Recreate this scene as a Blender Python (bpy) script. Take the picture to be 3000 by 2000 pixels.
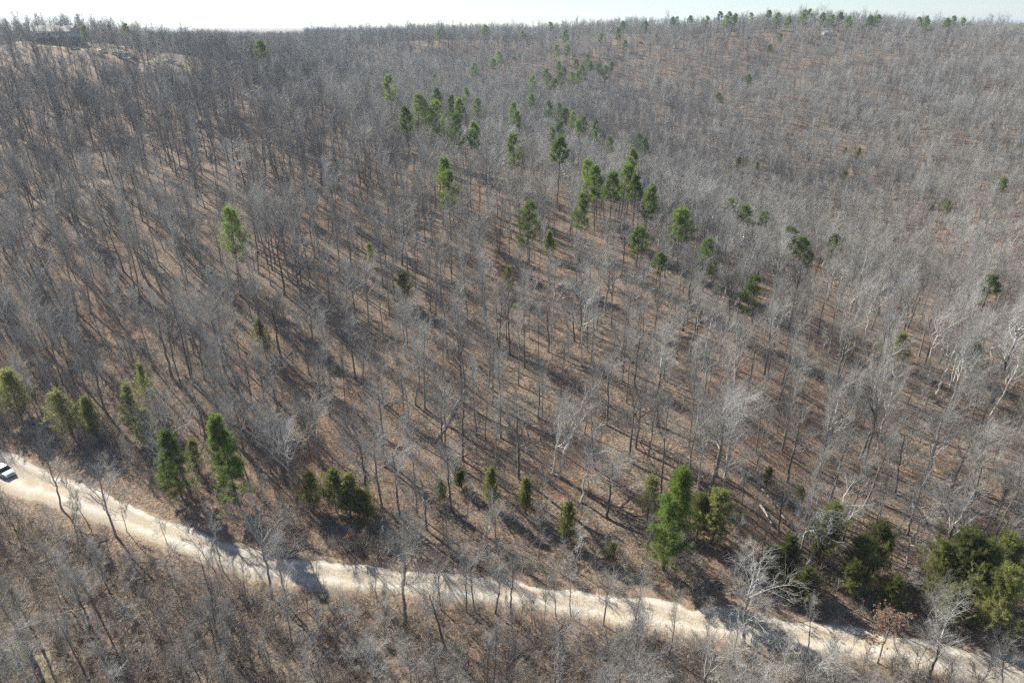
import bpy, math, random
import numpy as np
from mathutils import Vector, Matrix, Euler

for o in list(bpy.data.objects): bpy.data.objects.remove(o)
S = bpy.context.scene
COL = S.collection
rng = np.random.default_rng(7)
random.seed(7)

# ------------------------------------------------------------------ camera, sky, sun, exposure
PW, PH, F = 3000.0, 2000.0, 1950.0            # photograph size and focal length in its pixels
PITCH = math.radians(25.5)
CAMH = 70.0
SP, CP = math.sin(PITCH), math.cos(PITCH)
cam_d = bpy.data.cameras.new("camera"); cam = bpy.data.objects.new("camera", cam_d); COL.objects.link(cam)
cam_d.sensor_width = 36; cam_d.lens = 36 * F / PW
cam_d.clip_start = 0.5; cam_d.clip_end = 30000
cam.location = (0, 0, CAMH); cam.rotation_euler = (math.pi / 2 - PITCH, 0, 0)
S.camera = cam

SUN_AZ, SUN_EL = math.radians(-47), math.radians(36)      # azimuth from +Y, clockwise
w = bpy.data.worlds.new("World"); S.world = w; w.use_nodes = True
nt = w.node_tree; bg = nt.nodes["Background"]
sky = nt.nodes.new("ShaderNodeTexSky"); sky.sky_type = 'NISHITA'; sky.sun_disc = False
sky.sun_elevation = SUN_EL; sky.sun_rotation = SUN_AZ; sky.altitude = 300
sky.air_density = 1.0; sky.dust_density = 0.0; sky.ozone_density = 6.5
hs_ = nt.nodes.new("ShaderNodeHueSaturation"); hs_.inputs["Saturation"].default_value = 0.85; nt.links.new(sky.outputs[0], hs_.inputs["Color"])
nt.links.new(hs_.outputs[0], bg.inputs[0]); bg.inputs[1].default_value = 0.077
sd = bpy.data.lights.new("sun", 'SUN'); sun = bpy.data.objects.new("sun", sd); COL.objects.link(sun)
sd.energy = 5.0; sd.angle = math.radians(0.53); sd.color = (1.0, 0.96, 0.87)
sdir = Vector((math.sin(SUN_AZ) * math.cos(SUN_EL), math.cos(SUN_AZ) * math.cos(SUN_EL), math.sin(SUN_EL)))
sun.rotation_euler = sdir.to_track_quat('Z', 'Y').to_euler(); sun.location = (-60, 60, 120)
S.view_settings.view_transform = 'Standard'; S.view_settings.look = 'None'
S.view_settings.exposure = 0.95; S.view_settings.gamma = 1.0; S.view_settings.use_curve_mapping = False
S.render.engine = 'CYCLES'
S.cycles.max_bounces = 4; S.cycles.diffuse_bounces = 2; S.cycles.glossy_bounces = 1
S.cycles.transmission_bounces = 2; S.cycles.transparent_max_bounces = 4; S.cycles.volume_bounces = 0
S.cycles.use_denoising = False
S.cycles.caustics_reflective = False; S.cycles.caustics_refractive = False

# ------------------------------------------------------------------ tagging helpers
def tag(o, label=None, cat=None, group=None, kind=None):
    if label: o["label"] = label
    if cat: o["category"] = cat
    if group: o["group"] = group
    if kind: o["kind"] = kind
    return o
def empty(name, loc=(0, 0, 0), rz=0.0):
    o = bpy.data.objects.new(name, None); COL.objects.link(o); o.location = loc; o.rotation_euler = (0, 0, rz)
    o.empty_display_size = 0.5
    return o
def obj(name, me, parent=None):
    o = bpy.data.objects.new(name, me); COL.objects.link(o)
    if parent: o.parent = parent
    return o
def mesh(name, verts, faces, mat=None, smooth=False):
    """faces: (n,3) or (n,4) array, or list of such arrays."""
    me = bpy.data.meshes.new(name)
    verts = np.asarray(verts, np.float32)
    fl = faces if isinstance(faces, list) else [faces]
    fl = [np.asarray(f, np.int32) for f in fl if len(f)]
    loops = np.concatenate([f.ravel() for f in fl])
    tot = np.concatenate([np.full(len(f), f.shape[1], np.int32) for f in fl])
    start = np.concatenate([[0], np.cumsum(tot)[:-1]]).astype(np.int32)
    me.vertices.add(len(verts)); me.vertices.foreach_set("co", verts.ravel())
    me.loops.add(len(loops)); me.loops.foreach_set("vertex_index", loops)
    me.polygons.add(len(tot)); me.polygons.foreach_set("loop_start", start); me.polygons.foreach_set("loop_total", tot)
    me.update(calc_edges=True)
    if smooth: me.polygons.foreach_set("use_smooth", np.ones(len(tot), bool))
    if mat: me.materials.append(mat)
    return me

# ------------------------------------------------------------------ terrain: heights surveyed at points, interpolated smoothly
def ray(px, py):
    """direction of the photograph's pixel, scaled so that t is the depth along the view axis"""
    u = (px - PW / 2) / F; v = (PH / 2 - py) / F
    return np.array([u, CP + v * SP, -SP + v * CP])
def at_depth(px, py, zc):
    return np.array([0, 0, CAMH]) + ray(px, py) * zc
def at_z(px, py, z):
    r = ray(px, py); return np.array([0, 0, CAMH]) + r * ((z - CAMH) / r[2])
def project(p):
    x, y, z = p[..., 0], p[..., 1], p[..., 2] - CAMH
    d = y * CP - z * SP; up = y * SP + z * CP
    return PW / 2 + F * x / d, PH / 2 - F * up / d, d

ROAD_UP = [(-120, 1290), (40, 1325), (120, 1365), (255, 1418), (420, 1492), (600, 1562), (790, 1620), (1045, 1648), (1275, 1668), (1594, 1708),
           (1785, 1735), (2040, 1768), (2232, 1790), (2423, 1815), (2678, 1868), (3000, 1915), (3160, 1940)]
ROAD_LO = [(-120, 1430), (0, 1447), (165, 1496), (355, 1560), (535, 1632), (714, 1700), (918, 1740), (1122, 1745), (1340, 1768), (1594, 1806),
           (1785, 1838), (2040, 1888), (2296, 1915), (2550, 1955), (2806, 2002), (3000, 2040), (3160, 2070)]
ctrl = []
for p in ROAD_UP[::2] + ROAD_LO[::2]: ctrl.append(at_z(*p, 0.0))
for px, py, z in [(0, 1990, -2), (500, 1900, -1.2), (1500, 1990, -1.5), (3000, 2140, -1.5), (200, 1200, 4), (800, 1250, 5), (1500, 1350, 4), (1500, 1150, 7),
                  (2200, 1400, 3), (2200, 1150, 6), (2500, 1030, 5), (2900, 1300, 1), (2900, 1000, -4), (2600, 920, -7), (0, 1000, 9),
                  (1500, 920, 10), (720, 870, 15), (2150, 800, 10), (1900, 620, 14), (2250, 1400, 2)]:
    ctrl.append(at_z(px, py, z))
for px, py, zc in [(1500, 520, 245), (1250, 420, 271), (1000, 330, 307), (900, 600, 195), (0, 700, 171), (0, 400, 229), (500, 700, 171), (500, 400, 229),
                   (500, 260, 295), (100, 128, 351), (280, 140, 345), (550, 192, 325), (2900, 700, 300), (2900, 500, 380),
                   (2900, 350, 465), (2900, 200, 565), (2900, 115, 670), (2250, 300, 515), (2250, 200, 600), (2250, 450, 450), (2250, 90, 670),
                   (2500, 85, 670), (1850, 350, 520), (1700, 250, 590), (1300, 250, 540), (1300, 180, 627), (1300, 130, 650), (1500, 125, 700),
                   (1000, 130, 720), (780, 132, 700), (1800, 105, 700), (900, 200, 530), (1050, 240, 430), (1950, 280, 560)]:
    ctrl.append(at_depth(px, py, zc))
def zcz(px, zc, z):
    y = (zc + (z - CAMH) * SP) / CP
    return np.array([(px - PW / 2) / F * zc, y, z])
for px, zc, z in [(1500, 420, 10), (1720, 400, -3), (2000, 365, -13), (2300, 330, -20), (2620, 285, -22), (3000, 260, -19), (2500, 208, -9), (2200, 242, -6), (1950, 285, -2), (1150, 455, 16), (1300, 480, 14), (850, 470, 22)]:
    ctrl.append(zcz(px, zc, z))
for x, y, z in [(-200, -40, -4), (0, -60, -4), (200, -60, -4), (-330, 480, 51), (-200, 470, 50), (-450, 350, 53), (-600, 700, 50), (0, 1000, 44), (500, 1000, 48),
                (-500, 1000, 44), (250, 920, 50), (-700, 100, 40), (700, 100, 20), (900, 500, 48), (0, 1600, 46), (1500, 1500, 48), (-1500, 1500, 46), (-250, 900, 46),
                (0, 5000, 40), (5000, 5000, 40), (-5000, 5000, 40), (8000, 0, 20), (-8000, 0, 20), (0, 9000, 20), (-9000, 9000, 20), (9000, 9000, 20), (-3000, -500, 10), (3000, -500, 10)]:
    ctrl.append(np.array([x, y, z], float))
ctrl = np.array(ctrl)
_c = 12.0
_K = np.sqrt(((ctrl[:, None, :2] - ctrl[None, :, :2]) ** 2).sum(-1) + _c * _c)
_n = len(ctrl)
_A = np.block([[_K, np.ones((_n, 1))], [np.ones((1, _n)), np.zeros((1, 1))]])
_w = np.linalg.solve(_A + np.diag([0.0] * (_n + 1)), np.append(ctrl[:, 2], 0))
def vnoise(x, y, s, seed=0):
    """smooth value noise, -1..1"""
    x = np.asarray(x, float) / s; y = np.asarray(y, float) / s
    xi, yi = np.floor(x), np.floor(y); fx, fy = x - xi, y - yi
    fx = fx * fx * (3 - 2 * fx); fy = fy * fy * (3 - 2 * fy)
    def h(a, b):
        v = np.sin(a * 127.1 + b * 311.7 + seed * 74.7) * 43758.5453
        return (v - np.floor(v)) * 2 - 1
    return (h(xi, yi) * (1 - fx) + h(xi + 1, yi) * fx) * (1 - fy) + (h(xi, yi + 1) * (1 - fx) + h(xi + 1, yi + 1) * fx) * fy
# road band as a distance field (world xy)
_ru = np.array([at_z(*p, 0)[:2] for p in ROAD_UP]); _rl = np.array([at_z(*p, 0)[:2] for p in ROAD_LO])
def resample(P, n):
    s = np.concatenate([[0], np.cumsum(np.linalg.norm(np.diff(P, axis=0), axis=1))])
    t = np.linspace(0, s[-1], n)
    q = np.stack([np.interp(t, s, P[:, k]) for k in range(P.shape[1])], 1)
    for _ in range(6): q[1:-1] = (q[:-2] + 2 * q[1:-1] + q[2:]) / 4
    return q
_ru, _rl = resample(_ru, 160), resample(_rl, 160)
_rc = (_ru + _rl) / 2
_hw = np.linalg.norm(_ru - _rl, axis=1) / 2
def road_dist(x, y):
    """distance outside the road's edge (negative on it)"""
    x = np.atleast_1d(x); y = np.atleast_1d(y); out = np.empty(len(x))
    for i in range(0, len(x), 20000):
        d = np.hypot(x[i:i + 20000, None] - _rc[None, :, 0], y[i:i + 20000, None] - _rc[None, :, 1])
        k = d.argmin(1); out[i:i + 20000] = d[np.arange(len(k)), k] - _hw[k] * 0.86
    return out
def ground_exact(x, y):
    x = np.atleast_1d(np.asarray(x, float)); y = np.atleast_1d(np.asarray(y, float)); out = np.empty(len(x))
    for i in range(0, len(x), 20000):
        d = np.sqrt((x[i:i + 20000, None] - ctrl[None, :, 0]) ** 2 + (y[i:i + 20000, None] - ctrl[None, :, 1]) ** 2 + _c * _c)
        out[i:i + 20000] = d @ _w[:-1] + _w[-1]
    rd = np.clip(road_dist(x, y) / 10.0, 0, 1)
    near = np.exp(-np.maximum(y, 0) / 1500.0)
    fl = np.clip((y - 150) / 120, 0, 1)
    gul = -3.2 * np.exp(-((vnoise(x + 0.25 * y, y * 0.35, 38, 12)) / 0.16) ** 2)
    out += rd * near * (0.9 * vnoise(x, y, 17, 1) + 1.5 * vnoise(x, y, 43, 2) + 0.25 * vnoise(x, y, 6, 3) + fl * gul + fl * 2.2 * vnoise(x, y, 75, 14) + 5.5 * np.clip((y - 300) / 110, 0, 1) * np.clip((620 - y) / 150, 0.25, 1) * vnoise(x + 0.4 * y, y * 0.5, 62, 18))
    return out
GX = np.arange(-900, 901, 3.0); GY = np.arange(-90, 1300, 3.0)
_gx, _gy = np.meshgrid(GX, GY)
GZ = ground_exact(_gx.ravel(), _gy.ravel()).reshape(_gx.shape)
def ground(x, y):
    x = np.clip(np.asarray(x, float), -899, 899); y = np.clip(np.asarray(y, float), -89, 1290)
    i = ((x + 900) / 3); j = ((y + 90) / 3); i0 = np.floor(i).astype(int); j0 = np.floor(j).astype(int)
    i0 = np.clip(i0, 0, len(GX) - 2); j0 = np.clip(j0, 0, len(GY) - 2); a = i - i0; b = j - j0
    return (GZ[j0, i0] * (1 - a) + GZ[j0, i0 + 1] * a) * (1 - b) + (GZ[j0 + 1, i0] * (1 - a) + GZ[j0 + 1, i0 + 1] * a) * b
def hit(px, py, above=0.0, tmin=40.0, tmax=1200.0):
    """where the pixel's ray first comes within ABOVE metres of the ground"""
    r = ray(px, py); t = np.arange(tmin, tmax, 0.5)
    P = np.array([0, 0, CAMH]) + r * t[:, None]
    g = P[:, 2] - ground(P[:, 0], P[:, 1]) - above
    k = np.argmax(g < 0)
    if not (g < 0).any(): k = int(g.argmin())
    p = P[k].copy(); p[2] = ground(p[0], p[1]); return p

# ------------------------------------------------------------------ materials
def mat_new(name):
    m = bpy.data.materials.new(name); m.use_nodes = True
    n = m.node_tree; b = n.nodes["Principled BSDF"]; b.inputs["Specular IOR Level"].default_value = 0.15
    b.inputs["Roughness"].default_value = 0.9
    return m, n, b
def N(n, t, **kw):
    q = n.nodes.new(t)
    for k, v in kw.items(): setattr(q, k, v)
    return q
def ramp(n, fac, stops):
    r = N(n, "ShaderNodeValToRGB"); e = r.color_ramp.elements
    while len(e) < len(stops): e.new(0.5)
    for q, (p, c) in zip(e, stops): q.position = p; q.color = (*c, 1)
    n.links.new(fac, r.inputs[0]); return r.outputs[0]
def noise(n, scale, detail=4, rough=0.6, vec=None, w_=None):
    q = N(n, "ShaderNodeTexNoise"); q.inputs["Scale"].default_value = scale; q.inputs["Detail"].default_value = detail
    q.inputs["Roughness"].default_value = rough
    if vec is not None: n.links.new(vec, q.inputs["Vector"])
    return q.outputs["Fac"]
def mix(n, fac, a, b, mode='MIX'):
    q = N(n, "ShaderNodeMix", data_type='RGBA', blend_type=mode)
    if isinstance(fac, (int, float)): q.inputs[0].default_value = fac
    else: n.links.new(fac, q.inputs[0])
    for s, v in ((6, a), (7, b)):
        if isinstance(v, tuple): q.inputs[s].default_value = (*v, 1)
        else: n.links.new(v, q.inputs[s])
    return q.outputs[2]
def plain(name, c, rough=0.7, metal=0.0, var=0.15, scale=3.0):
    m, n, b = mat_new(name)
    tc = N(n, "ShaderNodeTexCoord").outputs["Object"]
    f = noise(n, scale, 3, 0.6, tc)
    n.links.new(ramp(n, f, [(0.3, tuple(v * (1 - var) for v in c)), (0.7, tuple(min(1, v * (1 + var)) for v in c))]), b.inputs["Base Color"])
    b.inputs["Roughness"].default_value = rough; b.inputs["Metallic"].default_value = metal
    return m
def ground_mat(name, stops, patch=None, bump=0.5):
    m, n, b = mat_new(name)
    pos = N(n, "ShaderNodeNewGeometry").outputs["Position"]
    fine = noise(n, 2.2, 6, 0.75, pos); med = noise(n, 0.22, 4, 0.6, pos); big = noise(n, 0.022, 3, 0.5, pos)
    c = ramp(n, fine, stops)
    if patch: 
        f = ramp(n, med, [(0.42, (0, 0, 0)), (0.62, (1, 1, 1))]); c = mix(n, f, c, patch[0])
        f2 = ramp(n, big, [(0.45, (0, 0, 0)), (0.65, (1, 1, 1))])
        c = mix(n, f2, c, mix(n, 0.45, c, patch[1]))
    n.links.new(c, b.inputs["Base Color"])
    bp = N(n, "ShaderNodeBump"); bp.inputs["Strength"].default_value = bump; bp.inputs["Distance"].default_value = 0.25
    n.links.new(fine, bp.inputs["Height"]); n.links.new(bp.outputs[0], b.inputs["Normal"])
    return m
M = {}
def litter_mat():
    m, n, b = mat_new("leaf_litter")
    pos = N(n, "ShaderNodeNewGeometry").outputs["Position"]
    fine = noise(n, 3.0, 7, 0.8, pos); med = noise(n, 0.3, 4, 0.65, pos); big = noise(n, 0.03, 3, 0.5, pos)
    brown = ramp(n, fine, [(0.34, (0.035, 0.025, 0.018)), (0.45, (0.15, 0.098, 0.066)), (0.54, (0.32, 0.22, 0.155)), (0.66, (0.60, 0.455, 0.34))])
    grey = ramp(n, fine, [(0.34, (0.035, 0.028, 0.021)), (0.46, (0.155, 0.122, 0.088)), (0.56, (0.31, 0.25, 0.187)), (0.68, (0.56, 0.475, 0.375))])
    c = mix(n, ramp(n, med, [(0.4, (0, 0, 0)), (0.62, (1, 1, 1))]), brown, grey)
    rust = mix(n, 0.34, c, (0.38, 0.20, 0.12))
    c = mix(n, ramp(n, big, [(0.5, (0, 0, 0)), (0.68, (1, 1, 1))]), c, rust)
    moss = noise(n, 0.5, 5, 0.7, pos)
    c = mix(n, ramp(n, moss, [(0.66, (0, 0, 0)), (0.74, (0.6, 0.6, 0.6))]), c, (0.10, 0.115, 0.045))
    n.links.new(c, b.inputs["Base Color"])
    bp = N(n, "ShaderNodeBump"); bp.inputs["Strength"].default_value = 0.8; bp.inputs["Distance"].default_value = 0.3
    n.links.new(fine, bp.inputs["Height"]); n.links.new(bp.outputs[0], b.inputs["Normal"])
    return m
M["litter"] = litter_mat()
def gravel_mat():
    m, n, b = mat_new("gravel")
    uv = N(n, "ShaderNodeUVMap"); uv.uv_map = "UVMap"
    pos = N(n, "ShaderNodeNewGeometry").outputs["Position"]
    sep = N(n, "ShaderNodeSeparateXYZ"); n.links.new(uv.outputs[0], sep.inputs[0])
    wob = noise(n, 0.12, 3, 0.5, pos)
    ad = N(n, "ShaderNodeMath", operation='MULTIPLY_ADD'); n.links.new(wob, ad.inputs[0]); ad.inputs[1].default_value = 0.22; n.links.new(sep.outputs[1], ad.inputs[2])
    tracks = ramp(n, ad.outputs[0], [(0.14, (0.0, 0.0, 0.0)), (0.30, (1, 1, 1)), (0.42, (0.1, 0.1, 0.1)), (0.62, (0.15, 0.15, 0.15)), (0.76, (1, 1, 1)), (0.95, (0.0, 0.0, 0.0))])
    fine = noise(n, 5.0, 6, 0.8, pos); med = noise(n, 0.5, 4, 0.6, pos)
    base = ramp(n, fine, [(0.34, (0.20, 0.155, 0.108)), (0.5, (0.43, 0.36, 0.27)), (0.66, (0.62, 0.54, 0.43))])
    pale = ramp(n, fine, [(0.34, (0.46, 0.40, 0.32)), (0.66, (0.74, 0.68, 0.585))])
    c = mix(n, tracks, base, pale)
    c = mix(n, ramp(n, med, [(0.52, (0, 0, 0)), (0.75, (0.7, 0.7, 0.7))]), c, (0.42, 0.31, 0.18))
    n.links.new(c, b.inputs["Base Color"])
    bp = N(n, "ShaderNodeBump"); bp.inputs["Strength"].default_value = 0.5; bp.inputs["Distance"].default_value = 0.12
    n.links.new(fine, bp.inputs["Height"]); n.links.new(bp.outputs[0], b.inputs["Normal"])
    return m
M["gravel"] = gravel_mat()
M["verge"] = ground_mat("sandy_verge", [(0.34, (0.11, 0.078, 0.054)), (0.5, (0.30, 0.22, 0.155)), (0.68, (0.54, 0.42, 0.30))], ((0.26, 0.185, 0.13), (0.3, 0.2, 0.13)))
M["straw"] = ground_mat("dry_grass", [(0.34, (0.06, 0.045, 0.025)), (0.5, (0.26, 0.21, 0.13)), (0.68, (0.52, 0.44, 0.30))], ((0.14, 0.11, 0.065), (0.3, 0.2, 0.13)))
M["lawn"] = ground_mat("winter_lawn", [(0.3, (0.24, 0.20, 0.10)), (0.6, (0.42, 0.36, 0.20)), (0.8, (0.52, 0.45, 0.27))], ((0.26, 0.25, 0.10), (0.45, 0.36, 0.24)), 0.2)

def bark_mat(name, dark, light, scale=3.0, spread=0.35):
    """bark that differs from tree to tree and in blotches along a limb"""
    m, n, b = mat_new(name)
    oi = N(n, "ShaderNodeObjectInfo"); tc = N(n, "ShaderNodeTexCoord").outputs["Object"]
    f = noise(n, scale, 3, 0.7, tc)
    mm = N(n, "ShaderNodeMath", operation='MULTIPLY_ADD'); n.links.new(oi.outputs["Random"], mm.inputs[0]); mm.inputs[1].default_value = spread
    n.links.new(f, mm.inputs[2])
    n.links.new(ramp(n, mm.outputs[0], [(0.35, dark), (0.35 + spread + 0.25, light)]), b.inputs["Base Color"])
    return m
M["bark"] = bark_mat("grey_bark", (0.075, 0.068, 0.058), (0.34, 0.318, 0.28), 2.0, 0.4)
M["limb"] = bark_mat("limb_bark", (0.17, 0.162, 0.142), (0.60, 0.58, 0.53), 2.0, 0.4)
M["twig"] = bark_mat("twig_bark", (0.21, 0.195, 0.17), (0.54, 0.515, 0.465), 0.6, 0.4)
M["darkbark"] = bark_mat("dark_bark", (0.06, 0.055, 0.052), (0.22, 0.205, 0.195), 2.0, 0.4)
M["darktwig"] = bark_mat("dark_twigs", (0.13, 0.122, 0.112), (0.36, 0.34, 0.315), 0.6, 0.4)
M["white"] = bark_mat("white_bark", (0.34, 0.31, 0.27), (0.80, 0.77, 0.71), 1.2, 0.1)
M["brush"] = bark_mat("brush_twigs", (0.16, 0.125, 0.095), (0.50, 0.42, 0.34), 0.8, 0.5)
M["pinebark"] = bark_mat("pine_bark", (0.05, 0.035, 0.028), (0.20, 0.135, 0.10), 2.0, 0.3)
def leaf_mat(name, dark, light, tr=0.3, spread=0.5):
    m, n, b = mat_new(name)
    oi = N(n, "ShaderNodeObjectInfo"); tc = N(n, "ShaderNodeTexCoord").outputs["Object"]
    f = noise(n, 1.3, 3, 0.7, tc)
    mm = N(n, "ShaderNodeMath", operation='MULTIPLY_ADD'); n.links.new(oi.outputs["Random"], mm.inputs[0]); mm.inputs[1].default_value = spread
    n.links.new(f, mm.inputs[2])
    c = ramp(n, mm.outputs[0], [(0.4, dark), (0.5 + spread, light)])
    n.links.new(c, b.inputs["Base Color"])
    t = N(n, "ShaderNodeBsdfTranslucent"); n.links.new(c, t.inputs[0])
    ms = N(n, "ShaderNodeMixShader"); ms.inputs[0].default_value = tr
    n.links.new(b.outputs[0], ms.inputs[1]); n.links.new(t.outputs[0], ms.inputs[2])
    n.links.new(ms.outputs[0], n.nodes["Material Output"].inputs[0])
    return m
M["needle"] = leaf_mat("pine_needles", (0.075, 0.12, 0.03), (0.28, 0.37, 0.09), 0.6)
M["cedar"] = leaf_mat("cedar_foliage", (0.10, 0.12, 0.038), (0.35, 0.37, 0.12), 0.62)
M["tan"] = leaf_mat("dead_oak_leaves", (0.22, 0.13, 0.085), (0.46, 0.31, 0.22), 0.3, 0.2)

# ------------------------------------------------------------------ the setting
def axis(core0, core1, step, far0, far1, grow=1.16):
    a = list(np.arange(core0, core1 + step / 2, step)); s = step
    while a[-1] < far1: s *= grow; a.append(a[-1] + s)
    s = step
    while a[0] > far0: s *= grow; a.insert(0, a[0] - s)
    return np.array(a)
ax = axis(-560, 560, 4, -9000, 9000); ay = axis(0, 820, 4, -600, 12000, 1.10)
ax = np.unique(np.concatenate([ax[np.abs(ax) > 122], np.arange(-122, 122.1, 2.0)])); ay = np.unique(np.concatenate([ay[(ay < -1) | (ay > 132)], np.arange(0, 132.1, 2.0)]))
X, Y = np.meshgrid(ax, ay)
Z = ground_exact(X.ravel(), Y.ravel())
nx, ny = len(ax), len(ay)
idx = np.arange(nx * ny).reshape(ny, nx)
fc = np.stack([idx[:-1, :-1], idx[:-1, 1:], idx[1:, 1:], idx[1:, :-1]], -1).reshape(-1, 4)
tag(obj("ground", mesh("ground", np.stack([X.ravel(), Y.ravel(), Z], 1), fc, M["litter"], True)), "brown leaf litter covering the hills", kind="structure")

def ribbon(name, A, B, lift, mat, nacross=14, wob=0.0, seed=0, nlen=520):
    A, B = resample(np.asarray(A), nlen), resample(np.asarray(B), nlen)
    s = np.arange(nlen)
    d = (A - B); d /= np.linalg.norm(d, axis=1)[:, None]
    A = A + d * (wob * (vnoise(s, s * 0, 9, seed) + 0.6 * vnoise(s, s * 0, 3.1, seed + 1)))[:, None]
    B = B - d * (wob * (vnoise(s, s * 0 + 50, 9, seed) + 0.6 * vnoise(s, s * 0 + 50, 3.1, seed + 1)))[:, None]
    t = np.linspace(0, 1, nacross)
    P = A[:, None, :] * (1 - t)[None, :, None] + B[:, None, :] * t[None, :, None]
    x, y = P[..., 0].ravel(), P[..., 1].ravel(); z = ground_exact(x, y) + np.tile(np.where((t < 0.02) | (t > 0.98), -0.10, lift * np.clip(np.minimum(t, 1 - t) / 0.12, 0.35, 1)), nlen)
    i = np.arange(nlen * nacross).reshape(nlen, nacross)
    f = np.stack([i[:-1, :-1], i[:-1, 1:], i[1:, 1:], i[1:, :-1]], -1).reshape(-1, 4)
    me = mesh(name, np.stack([x, y, z], 1), f, mat, True)
    uv = me.uv_layers.new(name="UVMap")
    U = np.stack([np.repeat(s / 20.0, nacross), np.tile(t, nlen)], 1)
    li = np.empty(len(me.loops), np.int32); me.loops.foreach_get("vertex_index", li)
    uv.data.foreach_set("uv", U[li].astype(np.float32).ravel())
    if me.polygons[0].normal.z < 0: me.flip_normals()
    return tag(obj(name, me), kind="structure")
_d = (_ru - _rl) / np.linalg.norm(_ru - _rl, axis=1)[:, None]
ribbon("verge", _ru + _d * 1.1, _rl - _d * 0.9, 0.08, M["verge"], 12, 1.1, 5)
ribbon("gravel_road", _ru - _d * 0.35, _rl + _d * 0.25, 0.16, M["gravel"], 15, 0.6, 9)
def strip_px(name, top, bot, mat, lift, wob, seed):
    A = np.array([hit(*p)[:2] for p in top]); B = np.array([hit(*p)[:2] for p in bot])
    return ribbon(name, A, B, lift, mat, 26, wob, seed, 200)
strip_px("dry_grass_bank", [(0, 1590), (35, 1700), (90, 1830), (250, 2010)], [(-150, 1600), (-60, 1780), (20, 1960), (140, 2120)], M["straw"], 0.07, 1.4, 3)
ribbon("lawn", [zcz(a, b, 54)[:2] for a, b in [(-60, 366), (60, 364), (150, 356), (260, 352), (350, 345), (440, 335), (560, 326)]],
       [zcz(a, b, 54)[:2] for a, b in [(-60, 344), (60, 342), (150, 338), (260, 335), (350, 330), (440, 325), (560, 318)]], 0.10, M["lawn"], 26, 2.0, 4, 200)

# ------------------------------------------------------------------ tree building
def unit(v): return v / np.maximum(np.linalg.norm(v, axis=-1, keepdims=True), 1e-9)
def tubes(P, R, k):
    """P (N,m,3) centre lines, R (N,m) radii -> verts, quads of open k-sided tubes"""
    Nn, m, _ = P.shape
    T = np.empty_like(P); T[:, 1:-1] = P[:, 2:] - P[:, :-2]; T[:, 0] = P[:, 1] - P[:, 0]; T[:, -1] = P[:, -1] - P[:, -2]
    T = unit(T); ref = np.where(np.abs(T[:, :1, 2:3]) > 0.9, np.array([1.0, 0, 0]), np.array([0, 0, 1.0]))
    U = unit(np.cross(T, np.broadcast_to(ref, T.shape))); V = np.cross(T, U)
    a = np.arange(k) * 2 * np.pi / k
    ring = U[:, :, None] * np.cos(a)[:, None] + V[:, :, None] * np.sin(a)[:, None]
    vs = P[:, :, None] + ring * R[:, :, None, None]
    i = np.arange(Nn * m * k).reshape(Nn, m, k)
    j = np.roll(i, -1, axis=2)
    f = np.stack([i[:, :-1], j[:, :-1], j[:, 1:], i[:, 1:]], -1).reshape(-1, 4)
    return vs.reshape(-1, 3), f
def merge(parts):
    V, Fs, off = [], [], 0
    for v, f in parts:
        V.append(v); Fs.append(f + off); off += len(v)
    return np.concatenate(V), Fs
def grow(r, P, R, n_per, t0, t1, ang, length, m, up, wig, rk=0.55, rend=0.25, tpow=1.0, lfall=0.55, rmax=None):
    Nn, mp, _ = P.shape
    t = t0 + (t1 - t0) * ((np.arange(n_per)[None, :] + r.random((Nn, n_per))) / n_per) ** tpow
    s = t * (mp - 1); i = np.minimum(s.astype(int), mp - 2); a = (s - i)[..., None]
    b = np.arange(Nn)[:, None]
    p0 = P[b, i] * (1 - a) + P[b, i + 1] * a
    T = unit(P[b, i + 1] - P[b, i]); rr = R[b, i] * (1 - a[..., 0]) + R[b, i + 1] * a[..., 0]
    q = r.normal(size=T.shape); q = unit(q - (q * T).sum(-1, keepdims=True) * T)
    an = np.radians(ang[0] + (ang[1] - ang[0]) * r.random((Nn, n_per)))[..., None]
    d = np.cos(an) * T + np.sin(an) * q
    L = length * (0.65 + 0.7 * r.random((Nn, n_per))) * (1 - lfall * (t - t0) / max(t1 - t0, 1e-6))
    d = d.reshape(-1, 3); p = p0.reshape(-1, 3); L = L.ravel(); rr = rr.ravel() * rk
    if rmax: rr = np.minimum(rr, rmax)
    out = [p]
    for k in range(m - 1):
        d = unit(d + r.normal(size=d.shape) * wig + np.array([0, 0, up]))
        p = p + d * (L / (m - 1))[:, None]; out.append(p)
    C = np.stack(out, 1)
    return C, rr[:, None] * np.linspace(1, rend, m)[None, :]

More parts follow.
